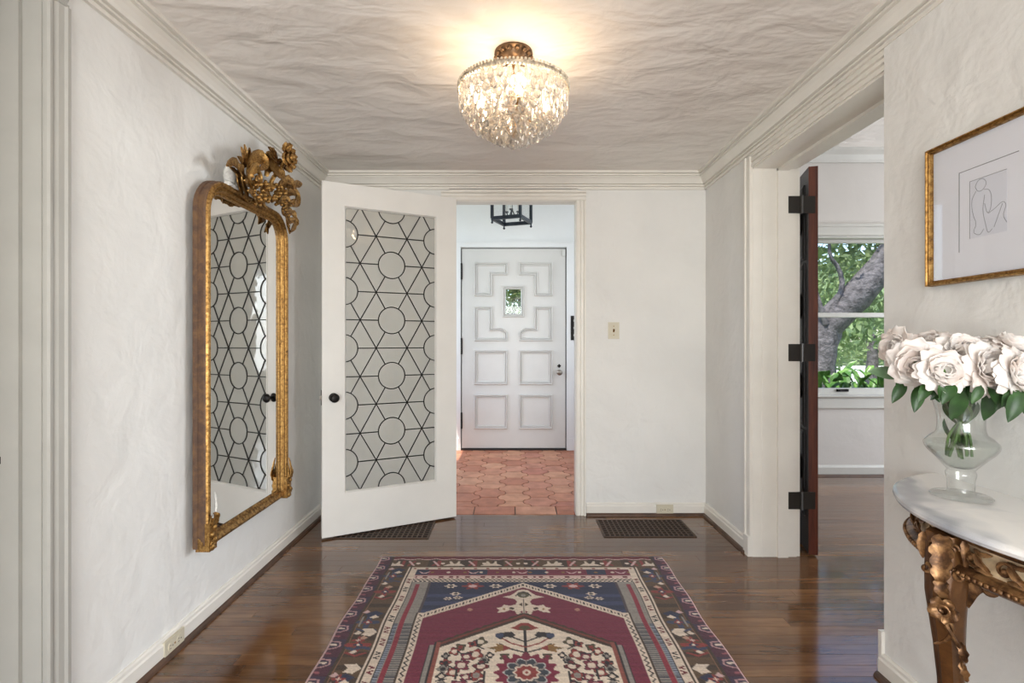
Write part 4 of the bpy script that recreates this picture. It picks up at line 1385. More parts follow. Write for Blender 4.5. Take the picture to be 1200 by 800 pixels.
MB().prism([(x, z) for z, x in rp], 'y', my0 + .002, my1 - .002).build('bottom_rail', M['gold_dark'], mir_o, 35)
gl = outline(.060)
gl = [(p[0], mz0 + .042 if i < 2 else p[1]) for i, p in enumerate(gl)]
n = len(gl)
mb = MB(); mb.add([(XM + .029, p[0], p[1]) for p in gl] + [(XM + .010, p[0], p[1]) for p in gl], [tuple(range(n)), tuple(range(2 * n - 1, n - 1, -1))] + [(i, (i + 1) % n, n + (i + 1) % n, n + i) for i in range(n)])
mb.build('mirror_glass', M['mirror'], mir_o)
gb = outline(.004)
mb = MB(); mb.add([(XM + .0, p[0], p[1]) for p in gb] + [(XM + .007, p[0], p[1]) for p in gb], [tuple(range(n - 1, -1, -1)), tuple(range(n, 2 * n))] + [(i, (i + 1) % n, n + (i + 1) % n, n + i) for i in range(n)])
mb.build('backboard', M['bole'], mir_o)
MB().box(XL - .004, XM + .001, my0 + .12, my1 - .12, 1.45, 1.55).build('hanging_cleat', M['bole'], mir_o)
# cast corner ornaments at the foot
def corner_orn(y, sgn, tall):
    mb = MB()
    mb.box(XF - .050, XF + .006, y - .026, y + .026, mz0 - .012, mz0 + .10)
    for k in range(5):
        z = mz0 + .004 + k * .024
        mb.ball((XF + .008, y + (.010 if k % 2 else -.010), z), .016 - k * .001, 8, 6, (.6, 1, 1))
    for s in (-1, 1):
        mb.tube(spiral((XF + .010, y + s * .012, mz0 + .02), (0, 1, 0), (0, 0, 1), .016, .004, 0, s * 6.5, 16), .0035, 6)
        pts = curve([(XF, y + s * .020, mz0 + .08), (XF + .012, y + s * .020, mz0 + .12), (XF + .004, y + s * .010, mz0 + .12 + .05 * tall)], 8)
        mb.ribbon(pts, [.012, .015, .015, .014, .012, .010, .006, .002], (1, 0, 0), .4, .004, 3)
    pts = curve([(XF + .006, y, mz0 + .09), (XF + .016, y, mz0 + .13), (XF + .006, y, mz0 + .13 + .07 * tall)], 8)
    mb.ribbon(pts, [.016, .018, .018, .016, .014, .010, .006, .002], (1, 0, 0), .4, .004, 3)
    return mb.build('corner_ornament', M['gold'], mir_o, 50)
corner_orn(my0 + .030, -1, .1)
corner_orn(my1 - .018, 1, 1.0)
mb = MB().tube(curve([(XF + .003, my0 + .046, mz0 + .12), (XF + .006, my0 + .050, mz0 + .16), (XF + .003, my0 + .046, mz0 + .215)], 7), [.004, .006, .005, .006, .004, .005, .002], 7)
mb.build('exposed_gesso', M['gesso'], mir_o, 60, label='white gesso where the gilding broke off')

# crest: stems, scrolled acanthus, berries, a big rose, drooping leaves
XC = XM + .080
def leaf(mb, pxs, x0, x1, w, up=(1, 0, .2), cup=.45, lobes=4, depth=.4, thick=.005, n=13):
    m = len(pxs)
    ctrl = [P(px, py, x0 + (x1 - x0) * i / (m - 1)) for i, (px, py) in enumerate(pxs)]
    pts = curve(ctrl, n)
    wid = [1.45 * w * max(.10, math.sin(math.pi * (.12 + .86 * i / (n - 1))) ** .7) for i in range(n)]
    mb.ribbon(pts, wid, up, cup, thick, lobes, depth)
def crest(name, mat, fn, lab=None):
    mb = MB(); fn(mb)
    return mb.build(name, mat, mir_o, 50, label=lab)
def f_stem(mb):
    leaf(mb, [(290, 232), (284, 215), (281, 200), (272, 190), (266, 194)], XC, XC + .03, .022, cup=.5, lobes=5)
    leaf(mb, [(284, 230), (279, 214), (277, 203), (270, 196)], XC - .01, XC + .01, .015, lobes=4)
crest('acanthus_leaf', M['gold_dark'], f_stem)
def f_tuft(mb):
    for tip in ((283, 172), (287, 169), (293, 173), (279, 183)):
        leaf(mb, [(285, 196), ((285 + tip[0]) / 2 + 1, (196 + tip[1]) / 2), tip], XC, XC + .012, .012, lobes=2, depth=.3, n=8)
crest('leaf_tuft', M['gold_dark'], f_tuft)
def f_scroll(mb):
    leaf(mb, [(291, 218), (290, 200), (296, 186), (306, 185), (309, 193), (304, 199)], XC, XC + .05, .022, cup=.6, lobes=0)
    leaf(mb, [(296, 222), (291, 208), (297, 196), (304, 194)], XC + .02, XC + .05, .018, cup=.5, lobes=4)
    c = P(302, 209, XC + .035)
    mb.tube(spiral(c, (0, 1, 0), (0, 0, 1), .040, .006, 2.4, -5.0, 22), [.011 - .0003 * i for i in range(22)], 7)
    mb.ball(c, .012, 8, 6)
crest('scrolled_leaf', M['gold'], f_scroll)
def f_band(mb):
    leaf(mb, [(309, 192), (314, 188), (320, 195), (329, 203), (333, 199)], XC + .02, XC + .05, .028, cup=.15, lobes=0)
    leaf(mb, [(311, 206), (313, 196), (320, 190), (328, 192)], XC + .01, XC + .03, .018, cup=.5, lobes=0)
    mb.tube(curve([P(316, 218, XC), P(321, 207, XC + .02), P(329, 197, XC + .04), P(333, 190, XC + .05)], 10), .010, 7)
crest('ribbon_scroll', M['gold'], f_band)
def f_rose(mb):
    c = P(334.5, 184, XC + .055)
    for ring, (np_, r, w, tilt) in enumerate(((7, .062, .034, .25), (6, .045, .028, .7), (5, .028, .020, 1.1))):
        for k in range(np_):
            a = 2 * math.pi * k / np_ + ring * .5
            d = Vector((0, math.cos(a), math.sin(a)))
            pts = [c + d * .006, c + d * (r * .55) + Vector((.012 + .015 * ring, 0, 0)), c + d * r * (1 - .25 * tilt * .5) + Vector((.012 + .03 * tilt, 0, 0)), c + d * r * 1.05 + Vector((.002 + .03 * tilt, 0, 0))]
            mb.ribbon(curve(pts, 7), [w * f for f in (.35, .7, .9, 1.0, 1.0, .8, .35)], (1, 0, 0), .35, .005, 2, .25)
    mb.ball(c + Vector((.035, 0, 0)), .016, 8, 6)
crest('rose_bloom', M['gold'], f_rose, 'carved gilt rose')
def f_roseleaf(mb):
    for tip in ((313, 178), (315, 172), (319, 173), (344, 197), (340, 201)):
        leaf(mb, [(325, 188), ((325 + tip[0]) / 2, (188 + tip[1]) / 2 + 1), tip], XC + .03, XC + .045, .016, lobes=3, n=8)
crest('bud_leaf', M['gold_dark'], f_roseleaf)
def f_berries(mb):
    r2 = random.Random(5)
    for k in range(90):
        px = r2.uniform(297, 335); t = (px - 297) / 38
        py = 214 + t * 8 + r2.uniform(-5, 20)
        mb.ball(P(px, py, XC + r2.uniform(.0, .05)), r2.uniform(.009, .013), 6, 4)
crest('berry_cluster', M['gold'], f_berries)['kind'] = 'stuff'
def f_right(mb):
    leaf(mb, [(325, 222), (333, 214), (342, 216), (354, 215)], XC + .02, XC + .05, .026, lobes=4)
    leaf(mb, [(328, 216), (334, 211), (341, 213), (345, 222)], XC + .03, XC + .06, .018, lobes=3)
    leaf(mb, [(330, 230), (340, 224), (347, 228), (347, 238), (341, 241)], XC + .01, XC + .05, .018, cup=.5, lobes=0)
    leaf(mb, [(326, 238), (334, 232), (340, 238), (346, 233)], XC + .02, XC + .05, .016, lobes=3)
crest('acanthus_leaf', M['gold_dark'], f_right)
def f_left_low(mb):
    for px, py in ((296, 226), (292, 214), (314, 226), (306, 214)):
        leaf(mb, [(px + 4, py + 10), (px, py + 2), (px - 5, py - 3)], XC, XC + .05, .016, lobes=3, n=8)
    leaf(mb, [(312, 244), (304, 238), (296, 238), (289, 234)], XM + .07, XM + .085, .014, lobes=4)
    leaf(mb, [(312, 244), (306, 236), (299, 234), (292, 238)], XM + .075, XM + .09, .010, lobes=3)
    mb.ball(P(298, 238, XM + .075), .014, 8, 6); mb.ball(P(304, 240, XM + .078), .012, 8, 6)
crest('frame_spray', M['gold'], f_left_low)
def f_droop(mb):
    c = P(333, 246, XC + .01)
    mb.tube(spiral(c, (0, 1, 0), (0, 0, 1), .036, .006, 1.2, -5.5, 20), .008, 7)
    mb.tube(spiral(P(340, 239, XC), (0, 1, 0), (0, 0, 1), .030, .008, 4.2, -1.5, 16), .007, 7)
    leaf(mb, [(336, 246), (343, 251), (346, 260), (341, 272)], XC, XC + .02, .020, lobes=4)
    leaf(mb, [(334, 250), (338, 258), (346, 257)], XC + .01, XC + .03, .018, lobes=3, n=9)
    leaf(mb, [(336, 256), (337, 264), (340, 274)], XC - .01, XC + .01, .012, lobes=3, n=9)
    for k in range(5):
        mb.ball(P(330 + k * 2.2, 240 + k * 3, XC + .03), .009, 6, 4)
crest('drooping_leaf', M['gold_dark'], f_droop)
def f_gesso(mb):
    mb.ball(P(269.5, 206, XM + .035) , .044, 12, 8, (.55, .8, 1.15))
    mb.tube(curve([P(262, 216, XM + .045), P(268, 214, XM + .06), P(274, 219, XM + .055), P(281, 222, XM + .06)], 8), [.006, .010, .012, .010, .012, .010, .009, .005], 7)
crest('exposed_gesso', M['gesso'], f_gesso, 'bare grey gesso where carving is missing')

# ------------------------------------------------------------------ crystal chandelier
CH = Vector((0.006, 2.02, ZC))
ch = empty('crystal_chandelier', CH, label='lit basket chandelier of crystal prisms hanging under the ceiling', cat='chandelier')
mb = MB().lathe([(.074, 0), (.076, -.008), (.070, -.014), (.062, -.018), (.058, -.030), (.040, -.042), (.020, -.050), (.012, -.056)], CH, 28)
for k in range(14):
    a = 2 * math.pi * k / 14
    d = Vector((math.cos(a), math.sin(a), 0))
    mb.ball(CH + d * .068 + Vector((0, 0, -.020)), .011, 6, 5, (1, 1, .7))
mb.build('canopy', M['old_bronze'], ch, 40)
MB().lathe([(.008, -.05), (.008, -.21), (.022, -.22), (.026, -.235), (.014, -.25), (.010, -.30), (.016, -.31), (.004, -.33)], CH, 14).build('stem', M['brass'], ch, 40)
RR, ZR = .213, -.150
MB().lathe([(RR - .006, ZR - .007), (RR + .001, ZR - .008), (RR + .003, ZR - .003), (RR + .002, ZR + .007), (RR - .002, ZR + .009), (RR - .006, ZR + .006)], CH, 64, closed=True).build('rim', M['silver'], ch, 40)
mb = MB()
for zo in (.009, -.008):
    for k in range(96):
        a = 2 * math.pi * k / 96
        mb.ball((CH.x + (RR + .004) * math.cos(a), CH.y + (RR + .004) * math.sin(a), CH.z + ZR + zo), .0058, 5, 4)
mb.build('bead_trim', M['silver'], ch, kind='stuff')
mb = MB()
for k in range(6):
    a = math.pi / 6 + k * math.pi / 3
    d = Vector((math.cos(a), math.sin(a), 0))
    mb.tube(curve([CH + Vector((0, 0, -.05)) + d * .03, CH + d * .10 + Vector((0, 0, -.10)), CH + d * (RR - .008) + Vector((0, 0, ZR))], 8), .0028, 6)
mb.build('hanger_rods', M['silver'], ch, 60)
for k in range(4):
    a = math.radians(8 + 90 * k)
    d = Vector((math.cos(a), math.sin(a), 0))
    c = CH + d * .128
    MB().tube(curve([CH + Vector((0, 0, -.235)), CH + d * .05 + Vector((0, 0, -.26)), CH + d * .10 + Vector((0, 0, -.275)), c + Vector((0, 0, -.258))], 10), .0038, 7).build('arm', M['brass'], ch, 60)
    MB().lathe([(.006, -.262), (.018, -.258), (.020, -.252), (.011, -.248), (.011, -.230), (.008, -.228)], (c.x, c.y, c.z), 12).build('bulb_socket', M['brass'], ch, 40)
    MB().lathe([(.007, -.228), (.012, -.220), (.0135, -.210), (.011, -.198), (.006, -.190), (.001, -.186)], (c.x, c.y, c.z), 12).build('bulb', M['bulb'], ch, 60)
    point_lamp('bulb_light', c + Vector((0, 0, -.176)), BULB_POWER, (1.0, 0.72, 0.47), .016)
def crystal_mesh(L_, w):
    mb = MB()
    n = 6
    prof = [(.0015, 0), (w * .30, -.10 * L_), (w * .5, -.55 * L_), (w * .34, -.82 * L_), (.001, -L_)]
    vs = []; fs = []
    for i, (r, z) in enumerate(prof):
        for k in range(n):
            a = 2 * math.pi * (k + .5 * (i % 2)) / n
            vs.append((r * math.cos(a) * .55, r * math.sin(a), z))
    for i in range(len(prof) - 1):
        for k in range(n):
            k2 = (k + 1) % n
            if i % 2 == 0:
                fs += [(i * n + k, i * n + k2, (i + 1) * n + k), (i * n + k2, (i + 1) * n + k2, (i + 1) * n + k)]
            else:
                fs += [(i * n + k, i * n + k2, (i + 1) * n + k2), (i * n + k, (i + 1) * n + k2, (i + 1) * n + k)]
    mb.add(vs, fs)
    return mb.mesh('crystal', M['crystal'])
cm_big = crystal_mesh(.058, .033); cm_mid = crystal_mesh(.048, .030)
tiers = [(.209, -.158, 38, cm_mid), (.208, -.196, 38, cm_mid), (.190, -.216, 34, cm_mid), (.172, -.236, 30, cm_big), (.150, -.252, 27, cm_big), (.126, -.268, 23, cm_big),
         (.100, -.282, 18, cm_big), (.072, -.297, 13, cm_big), (.045, -.308, 8, cm_big), (.018, -.316, 4, cm_big), (.185, -.176, 30, cm_mid)]
for ti, (r, z, cnt, me) in enumerate(tiers):
    for k in range(cnt):
        a = 2 * math.pi * (k + .5 * (ti % 2)) / cnt + rng.uniform(-.02, .02)
        Mx = Matrix.Translation((r * math.cos(a), r * math.sin(a), z + rng.uniform(-.004, .004))) @ Matrix.Rotation(a + rng.uniform(-.35, .35), 4, 'Z')
        inst('crystal', me, ch, Mx)
mb = MB()
for (r, z) in ((.196, -.230), (.178, -.260), (.154, -.282), (.128, -.298), (.100, -.310), (.072, -.320), (.044, -.328)):
    mb.lathe([(r - .0016, z), (r, z - .0016), (r + .0016, z), (r, z + .0016)], CH, 40, closed=True)
for k in range(8):
    a = 2 * math.pi * k / 8 + .2
    d = Vector((math.cos(a), math.sin(a), 0))
    mb.tube(curve([CH + d * (RR - .006) + Vector((0, 0, ZR)), CH + d * .19 + Vector((0, 0, -.238)), CH + d * .128 + Vector((0, 0, -.298)), CH + d * .02 + Vector((0, 0, -.336))], 10), .0016, 5)
mb.build('wire_basket', M['silver'], ch, 60)

# ------------------------------------------------------------------ picture on the right wall
pf = empty('framed_drawing', (XN, 1.41, 1.35), label='small line drawing in a thin gilt frame on the right wall', cat='picture')
py0, py1, pz0, pz1 = 1.218, 1.597, 1.350, 1.772
to_p = lambda a, b, h: (XN - h, a, b)
MB().frame([(py0, pz0), (py1, pz0), (py1, pz1), (py0, pz1)], [(0, 0), (0, .020), (.002, .024), (.005, .024), (.007, .019), (.012, .021), (.015, .018), (.016, .006)], to_p).build('frame', M['gold'], pf, 30)
MB().box(XN - .008, XN - .002, py0 + .004, py1 - .004, pz0 + .004, pz1 - .004).build('mat_board', simple('white_mat_board', (242, 244, 248), 0.8), pf)
MB().box(XN - .0125, XN - .0110, py0 + .012, py1 - .012, pz0 + .012, pz1 - .012).build('glass', M['picture_glass'], pf)
def PW(px, py):
    q = P(px, py, XN - .0085)
    return (q.y, q.z)
sheet_l, sheet_t = PW(1136.5, 213); sheet_r, _ = PW(1180, 200); _, sheet_b = PW(1136.5, 280)
MB().box(XN - .0086, XN - .008, sheet_r, sheet_l, sheet_b, sheet_t).build('drawing_sheet', simple('drawing_paper', (230, 233, 239), 0.85), pf)
ln = MB()
def strokes(pts, w=.0007, nn=14):
    c = curve([Vector((XN - .0089, PW(*p)[0], PW(*p)[1])) for p in pts], nn)
    for i in range(len(c) - 1):
        ln.bar(c[i], c[i + 1], w * 2, .0003, up=(-1, 0, 0))
la, lt = PW(1124, 203); ra, _ = PW(1194, 177); _, lb = PW(1124, 296)
g = MB().box(XN - .0088, XN - .008, la - .0008, la + .0008, lb, lt).box(XN - .0088, XN - .008, ra, la, lt - .0008, lt + .0008)
g.box(XN - .0090, XN - .008, sheet_l - .0006, sheet_l + .0006, sheet_b, sheet_t).box(XN - .0090, XN - .008, sheet_r, sheet_l, sheet_t - .0006, sheet_t + .0006)
g.build('ruled_line', simple('grey_ruled_line', (120, 122, 126), 0.8), pf)
strokes([(1143, 219), (1146, 212), (1152, 209), (1156, 214), (1152, 222), (1146, 224), (1143, 219)])
strokes([(1144, 224), (1139, 235), (1140, 250), (1144, 262), (1141, 272), (1148, 275), (1153, 268)])
strokes([(1153, 222), (1159, 222), (1162, 230), (1161, 244), (1157, 249), (1154, 238)])
strokes([(1154, 228), (1152, 246), (1155, 262), (1158, 272), (1163, 268)])
strokes([(1158, 250), (1166, 244), (1175, 236), (1179, 240), (1176, 252), (1180, 260)])
strokes([(1175, 238), (1170, 252), (1165, 266)])
ln.build('pencil_line', simple('soft_pencil_line', (150, 153, 160), 0.9), pf)

# ------------------------------------------------------------------ marble-topped console
TZ = .775
ct = empty('console_table', (XN - .15, .90, 0), label='carved gilt console with a curved white marble top under the drawing', cat='table')
half_out = [(XN - .001, 1.592), (1.268, 1.580), (1.205, 1.552), (1.145, 1.514), (1.094, 1.468), (1.050, 1.412), (1.012, 1.345), (.985, 1.275), (.970, 1.200), (.966, 1.120), (.974, 1.050), (.990, .980), (1.004, .92), (1.008, .88)]
YC = .88
outl = half_out + [(x, 2 * YC - y) for x, y in half_out[-2::-1]]
def smooth_outline(off):
    """the console outline moved inwards"""
    n = len(outl)
    out = []
    for i in range(n):
        p = Vector(outl[i]); a = Vector(outl[max(0, i - 1)]); b = Vector(outl[min(n - 1, i + 1)])
        t = (b - a).normalized()
        nn = Vector((-t.y, t.x))
        if nn.dot(Vector((1.6, YC)) - p) < 0: nn = -nn
        q = p + nn * off
        if i in (0, n - 1): q = Vector((XN - .001, p.y - off if i == 0 else p.y + off))
        q.x = min(q.x, XN - .001)
        out.append((q.x, q.y))
    dense = curve([Vector((p[0], p[1], 0)) for p in out], 61)
    return [(min(p.x, XN - .001), p.y) for p in dense]
def slab_rings(levels, mat, name, parent, smooth=35):
    mb = MB()
    rings = [smooth_outline(o) for o, z in levels]
    n = len(rings[0])
    vs = []
    for (o, z), r in zip(levels, rings):
        vs += [(p[0], p[1], z) for p in r]
    fs = [tuple(range(n - 1, -1, -1)), tuple(range((len(levels) - 1) * n, len(levels) * n))]
    for i in range(len(levels) - 1):
        for k in range(n):
            k2 = (k + 1) % n
            fs.append((i * n + k, i * n + k2, (i + 1) * n + k2, (i + 1) * n + k))
    mb.add(vs, fs)
    return mb.build(name, mat, parent, smooth)
slab_rings([(.012, TZ - .024), (.004, TZ - .020), (.0, TZ - .012), (.001, TZ - .005), (.006, TZ - .001), (.012, TZ)], M['marble'], 'marble_top', ct, 30)
slab_rings([(.052, TZ - .046), (.040, TZ - .040), (.034, TZ - .032), (.022, TZ - .0245)], M['bronze'], 'cornice', ct)
slab_rings([(.056, TZ - .098), (.056, TZ - .044)], M['cream_panel'], 'frieze', ct)
slab_rings([(.058, TZ - .128), (.040, TZ - .124), (.030, TZ - .116), (.030, TZ - .104), (.038, TZ - .098), (.058, TZ - .096)], M['bronze'], 'bottom_rail', ct)
# carved work on the frieze
fr = smooth_outline(.050)
frl = smooth_outline(.028)
cum = [0]
for i in range(len(fr) - 1):
    cum.append(cum[-1] + math.dist(fr[i], fr[i + 1]))
def along(s, ring=fr):
    for i in range(len(fr) - 1):
        if cum[i + 1] >= s:
            t = (s - cum[i]) / (cum[i + 1] - cum[i] + 1e-9)
            p = Vector((ring[i][0] + (ring[i + 1][0] - ring[i][0]) * t, ring[i][1] + (ring[i + 1][1] - ring[i][1]) * t, 0))
            tg = Vector((fr[i + 1][0] - fr[i][0], fr[i + 1][1] - fr[i][1], 0)).normalized()
            nn = Vector((tg.y, -tg.x, 0))
            if nn.x > 0: nn = -nn
            if abs(tg.x) > .9: nn = Vector((0, 1 if p.y > YC else -1, 0)) * .7 + nn * .3
            return p, tg, nn.normalized()
    return Vector((fr[-1][0], fr[-1][1], 0)), Vector((1, 0, 0)), Vector((0, -1, 0))
tot = cum[-1]
mb = MB(); beads = MB()
zf = TZ - .071
s = .05
k = 0
while s < tot * .60:
    p, tg, nn = along(s)
    p = p + Vector((0, 0, zf))
    mb.tube(spiral(p + nn * .004, tg, (0, 0, 1), .020, .004, .5, (-1) ** k * 6.5, 16), .0042, 6)
    mb.ball(p + nn * .006, .007, 6, 5)
    q, tg2, nn2 = along(s + .022); q = q + Vector((0, 0, zf))
    mb.ribbon(curve([q - tg2 * .016 + Vector((0, 0, .014)) + nn2 * .003, q + nn2 * .010, q + tg2 * .016 - Vector((0, 0, .016)) + nn2 * .003], 8), [.004, .008, .010, .010, .009, .008, .006, .002], nn2, .4, .003, 3)
    for dz in (.021, -.021):
        mb.ribbon(curve([q - tg2 * .020 + Vector((0, 0, dz)) + nn2 * .002, q + Vector((0, 0, dz * .8)) + nn2 * .007, q + tg2 * .020 + Vector((0, 0, dz)) + nn2 * .002], 7), [.002, .005, .006, .007, .006, .005, .002], nn2, .3, .003, 2)
    s += .068 if k % 3 else .075
    k += 1
mb.build('carved_scrollwork', M['bronze'], ct, 50)
s = .02
while s < tot * .60:
    p, tg, nn = along(s, frl)
    beads.ball(p + Vector((0, 0, TZ - .110)), .0062, 6, 4)
    s += .0125
beads.build('beaded_edge', M['bronze'], ct, 60, kind='stuff')
# legs
def make_leg(yc, sgn):
    """cabriole leg under the bulge of the top; sgn +1 for the end towards the doorway"""
    d = Vector((-.78, -.62 * sgn, 0)).normalized()          # outward direction
    side = Vector((-d.y, d.x, 0))
    base = Vector((1.050, yc + .036 * sgn, 0))
    mb = MB()
    #      z     out    half width  half depth
    sec = [(.000, .060, .024, .024), (.030, .070, .026, .028), (.060, .045, .020, .022), (.14, .015, .021, .022), (.26, .004, .025, .026), (.38, .012, .029, .031), (.47, .030, .033, .036), (.54, .046, .038, .042), (.60, .056, .044, .044), (.645, .052, .046, .042), (.70, .046, .046, .038), (.735, .046, .044, .034)]
    n = 20
    vs = []; fs = []
    for z, o, hw, hd in sec:
        c = base + d * o + Vector((0, 0, z))
        for k in range(n):
            a = 2 * math.pi * k / n
            ca, sa = math.cos(a), math.sin(a)
            r = 1.0 - .26 * max(0, math.cos(4 * a + math.pi)) ** 3     # fluted section
            hw_ = hw * .86
            vs.append(c + side * (hw_ * r * (abs(sa) ** .75) * (1 if sa >= 0 else -1)) + d * (hd * r * (abs(ca) ** .75) * (1 if ca >= 0 else -1)))
    for i in range(len(sec) - 1):
        for k in range(n):
            k2 = (k + 1) % n
            fs.append((i * n + k, i * n + k2, (i + 1) * n + k2, (i + 1) * n + k))
    fs.append(tuple(range(n - 1, -1, -1))); fs.append(tuple(range((len(sec) - 1) * n, len(sec) * n)))
    mb.add(vs, fs)
    lg = mb.build('leg', M['walnut'], ct, 50)
    o = MB()
    F = lambda out, s_, z: base + d * out + side * s_ + Vector((0, 0, z))
    # acanthus block over the knee
    o.ribbon(curve([F(.076, 0, .735), F(.090, 0, .715), F(.092, 0, .69), F(.100, 0, .665), F(.106, 0, .645), F(.096, 0, .630)], 16), [.012, .018, .022, .024, .025, .025, .024, .022, .022, .021, .020, .018, .015, .011, .007, .003], d, .45, .005, 5, .30)
    for s_ in (-1, 1):
        o.tube(spiral(F(.088, s_ * .016, .712), side, (0, 0, 1), .013, .003, 0, s_ * 7.5, 18), .0036, 6)
        o.tube(spiral(F(.090, s_ * .030, .655), side, (0, 0, 1), .012, .003, math.pi / 2, math.pi / 2 + s_ * 6, 16), .0045, 6)
        o.ribbon(curve([F(.082, s_ * .036, .735), F(.084, s_ * .040, .705), F(.078, s_ * .038, .672)], 8), [.004, .008, .010, .010, .009, .008, .005, .002], d, .4, .004, 3)
    o.ribbon(curve([F(.100, 0, .640), F(.108, .003, .618), F(.098, .004, .598)], 8), [.012, .015, .016, .016, .014, .011, .007, .003], d, .4, .004, 3)
    # rose on the knee
    c = F(.104, .004, .575)
    o.tube(spiral(c, side, (0, 0, 1), .022, .004, 0, 11, 30), .0038, 6)
    for k in range(6):
        a = k * math.pi / 3
        v = side * math.cos(a) + Vector((0, 0, 1)) * math.sin(a)
        o.ribbon(curve([c + v * .010, c + v * .022 + d * .006, c + v * .028 - d * .002], 6), [.006, .010, .012, .011, .008, .003], d, .4, .003, 0)
    # trailing stems and leaves
    o.tube(curve([F(.096, .010, .555), F(.088, .018, .53), F(.074, .002, .495), F(.066, -.020, .475)], 10), [.005, .005, .005, .0045, .004, .004, .0035, .003, .003, .002], 6)
    o.tube(curve([F(.096, .000, .555), F(.090, .016, .52), F(.068, .026, .485), F(.062, .030, .44)], 10), [.005, .005, .005, .0045, .004, .004, .0035, .003, .003, .002], 6)
    o.ribbon(curve([F(.068, .026, .50), F(.072, .034, .48), F(.062, .036, .455)], 7), [.004, .009, .011, .010, .008, .005, .002], d, .4, .003, 3)
    o.ribbon(curve([F(.058, .026, .45), F(.058, .034, .43), F(.046, .034, .405)], 7), [.004, .008, .009, .009, .007, .005, .002], d, .4, .003, 3)
    o.build('leg_carving', M['bronze'], lg, 50)
    br = MB()
    for s_ in (sgn,):
        br.ribbon(curve([F(.050, s_ * .030, .58), F(.052, s_ * .046, .622), F(.050, s_ * .070, .640), F(.044, s_ * .096, .646)], 9), [.010, .012, .013, .013, .012, .012, .011, .010, .007], d, .25, .010)
        br.tube(spiral(F(.056, s_ * .074, .634), side, (0, 0, 1), .013, .004, math.pi / 2, math.pi / 2 - s_ * 5.5, 14), .0085, 7)
    br.build('corner_bracket', M['bronze'], lg, 50)
make_leg(1.185, 1)
make_leg(2 * YC - 1.185, -1)

# ------------------------------------------------------------------ glass vase
VC = Vector((1.172, 1.337, TZ))
vase = empty('glass_vase', VC, label='clear footed glass vase holding the roses on the marble console', cat='vase')
vo = [(.001, .0005), (.082, .0005), (.084, .003), (.080, .006), (.044, .009), (.038, .012), (.036, .018), (.037, .045), (.041, .058), (.041, .064), (.036, .070), (.046, .080), (.070, .102), (.090, .119), (.0985, .132), (.098, .143), (.085, .154), (.070, .164), (.064, .178), (.063, .198), (.067, .222), (.077, .250), (.090, .274)]
vi = [(.088, .2745), (.0745, .250), (.0645, .222), (.0605, .198), (.0615, .178), (.0675, .166), (.082, .157), (.095, .145), (.0965, .134), (.089, .1235), (.067, .104), (.043, .083), (.030, .076), (.001, .074)]
VS = .78
_p = curve([Vector((r, 0, z)) for r, z in vo[10:]], 40)
MB().lathe([(r * VS, z) for r, z in vo[:10]] + [(p.x * VS, p.z) for p in _p], VC, 48).build('foot_and_bowl', M['vase_glass'], vase, 60)
MB().lathe([(r * VS, z) for r, z in vi[::-1]], VC, 48).build('inner_wall', M['vase_glass'], vase, 60)
MB().lathe([(r * VS * .985, z) for r, z in [(.001, .0765), (.029, .0775), (.042, .085), (.066, .106), (.088, .125), (.0945, .135), (.0935, .142), (.001, .1425)]], VC, 40).build('water', M['water'], vase, 60)

# ------------------------------------------------------------------ roses
def petal_mesh(R, curl, cupz, wob, seed):
    wob = wob * 1.5
    """one petal, rooted at the origin, growing along +z, facing +x"""
    r = random.Random(seed)
    nu, nv = 6, 6
    vs = []
    for layer in (0, 1):
        for i in range(nu):
            t = i / (nu - 1)
            z = R * (t * 1.02)
            w = R * .74 * (math.sin(math.pi * min(1.0, .12 + .62 * t)) ** .8) * (1 if t < .95 else .93)
            for j in range(nv):
                s_ = (j / (nv - 1)) * 2 - 1
                x = R * (.30 * math.sin(t * 1.9) + curl * t ** 3) - cupz * R * (s_ * s_) * (.4 + .6 * t)
                y = w * s_
                zz = z - R * .16 * s_ * s_ * t + wob * R * math.sin(s_ * 4 + seed) * t * t
                x += wob * R * 1.2 * math.sin(s_ * 5 + seed * 2) * t ** 2
                vs.append((x - layer * .0007, y, zz))
    fs = []
    n = nu * nv
    for i in range(nu - 1):
        for j in range(nv - 1):
            a = i * nv + j
            fs.append((a, a + 1, a + nv + 1, a + nv)); fs.append((n + a, n + a + nv, n + a + nv + 1, n + a + 1))
    b = list(range(0, nv)) + [i * nv + nv - 1 for i in range(1, nu)] + [(nu - 1) * nv + j for j in range(nv - 2, -1, -1)] + [i * nv for i in range(nu - 2, 0, -1)]
    for q in range(len(b)):
        a, c = b[q], b[(q + 1) % len(b)]
        fs.append((a, n + a, n + c, c))
    mb = MB(); mb.add(vs, fs)
    return mb.mesh('petal', M['petal'], 179)
RB = .041
petal_in = [petal_mesh(RB * .74, -.16, .42, .02, 1), petal_mesh(RB * .84, -.10, .38, .03, 2)]
petal_mid = [petal_mesh(RB * .92, .08, .30, .05, 3), petal_mesh(RB * .95, .12, .26, .05, 4)]
petal_out = [petal_mesh(RB * 1.02, .42, .16, .06, 5), petal_mesh(RB * 1.0, .55, .12, .07, 6)]
def leaf_mesh(L_, W, mat, droop=.25):
    mb = MB()
    n = 9
    pts = [(L_ * i / (n - 1), 0, -droop * L_ * (i / (n - 1)) ** 2) for i in range(n)]
    wid = [max(.0008, W * math.sin(math.pi * (i / (n - 1)) ** .8) ** .8) for i in range(n)]
    mb.ribbon(pts, wid, (0, 0, 1), .28, .0006, 0)
    return mb.mesh('leaf', mat, 60)
LEAF = leaf_mesh(.075, .0165, M['rose_leaf']); LEAFB = leaf_mesh(.090, .0215, M['rose_leaf'], .40); LEAFP = leaf_mesh(.088, .024, M['pale_leaf'], .1)
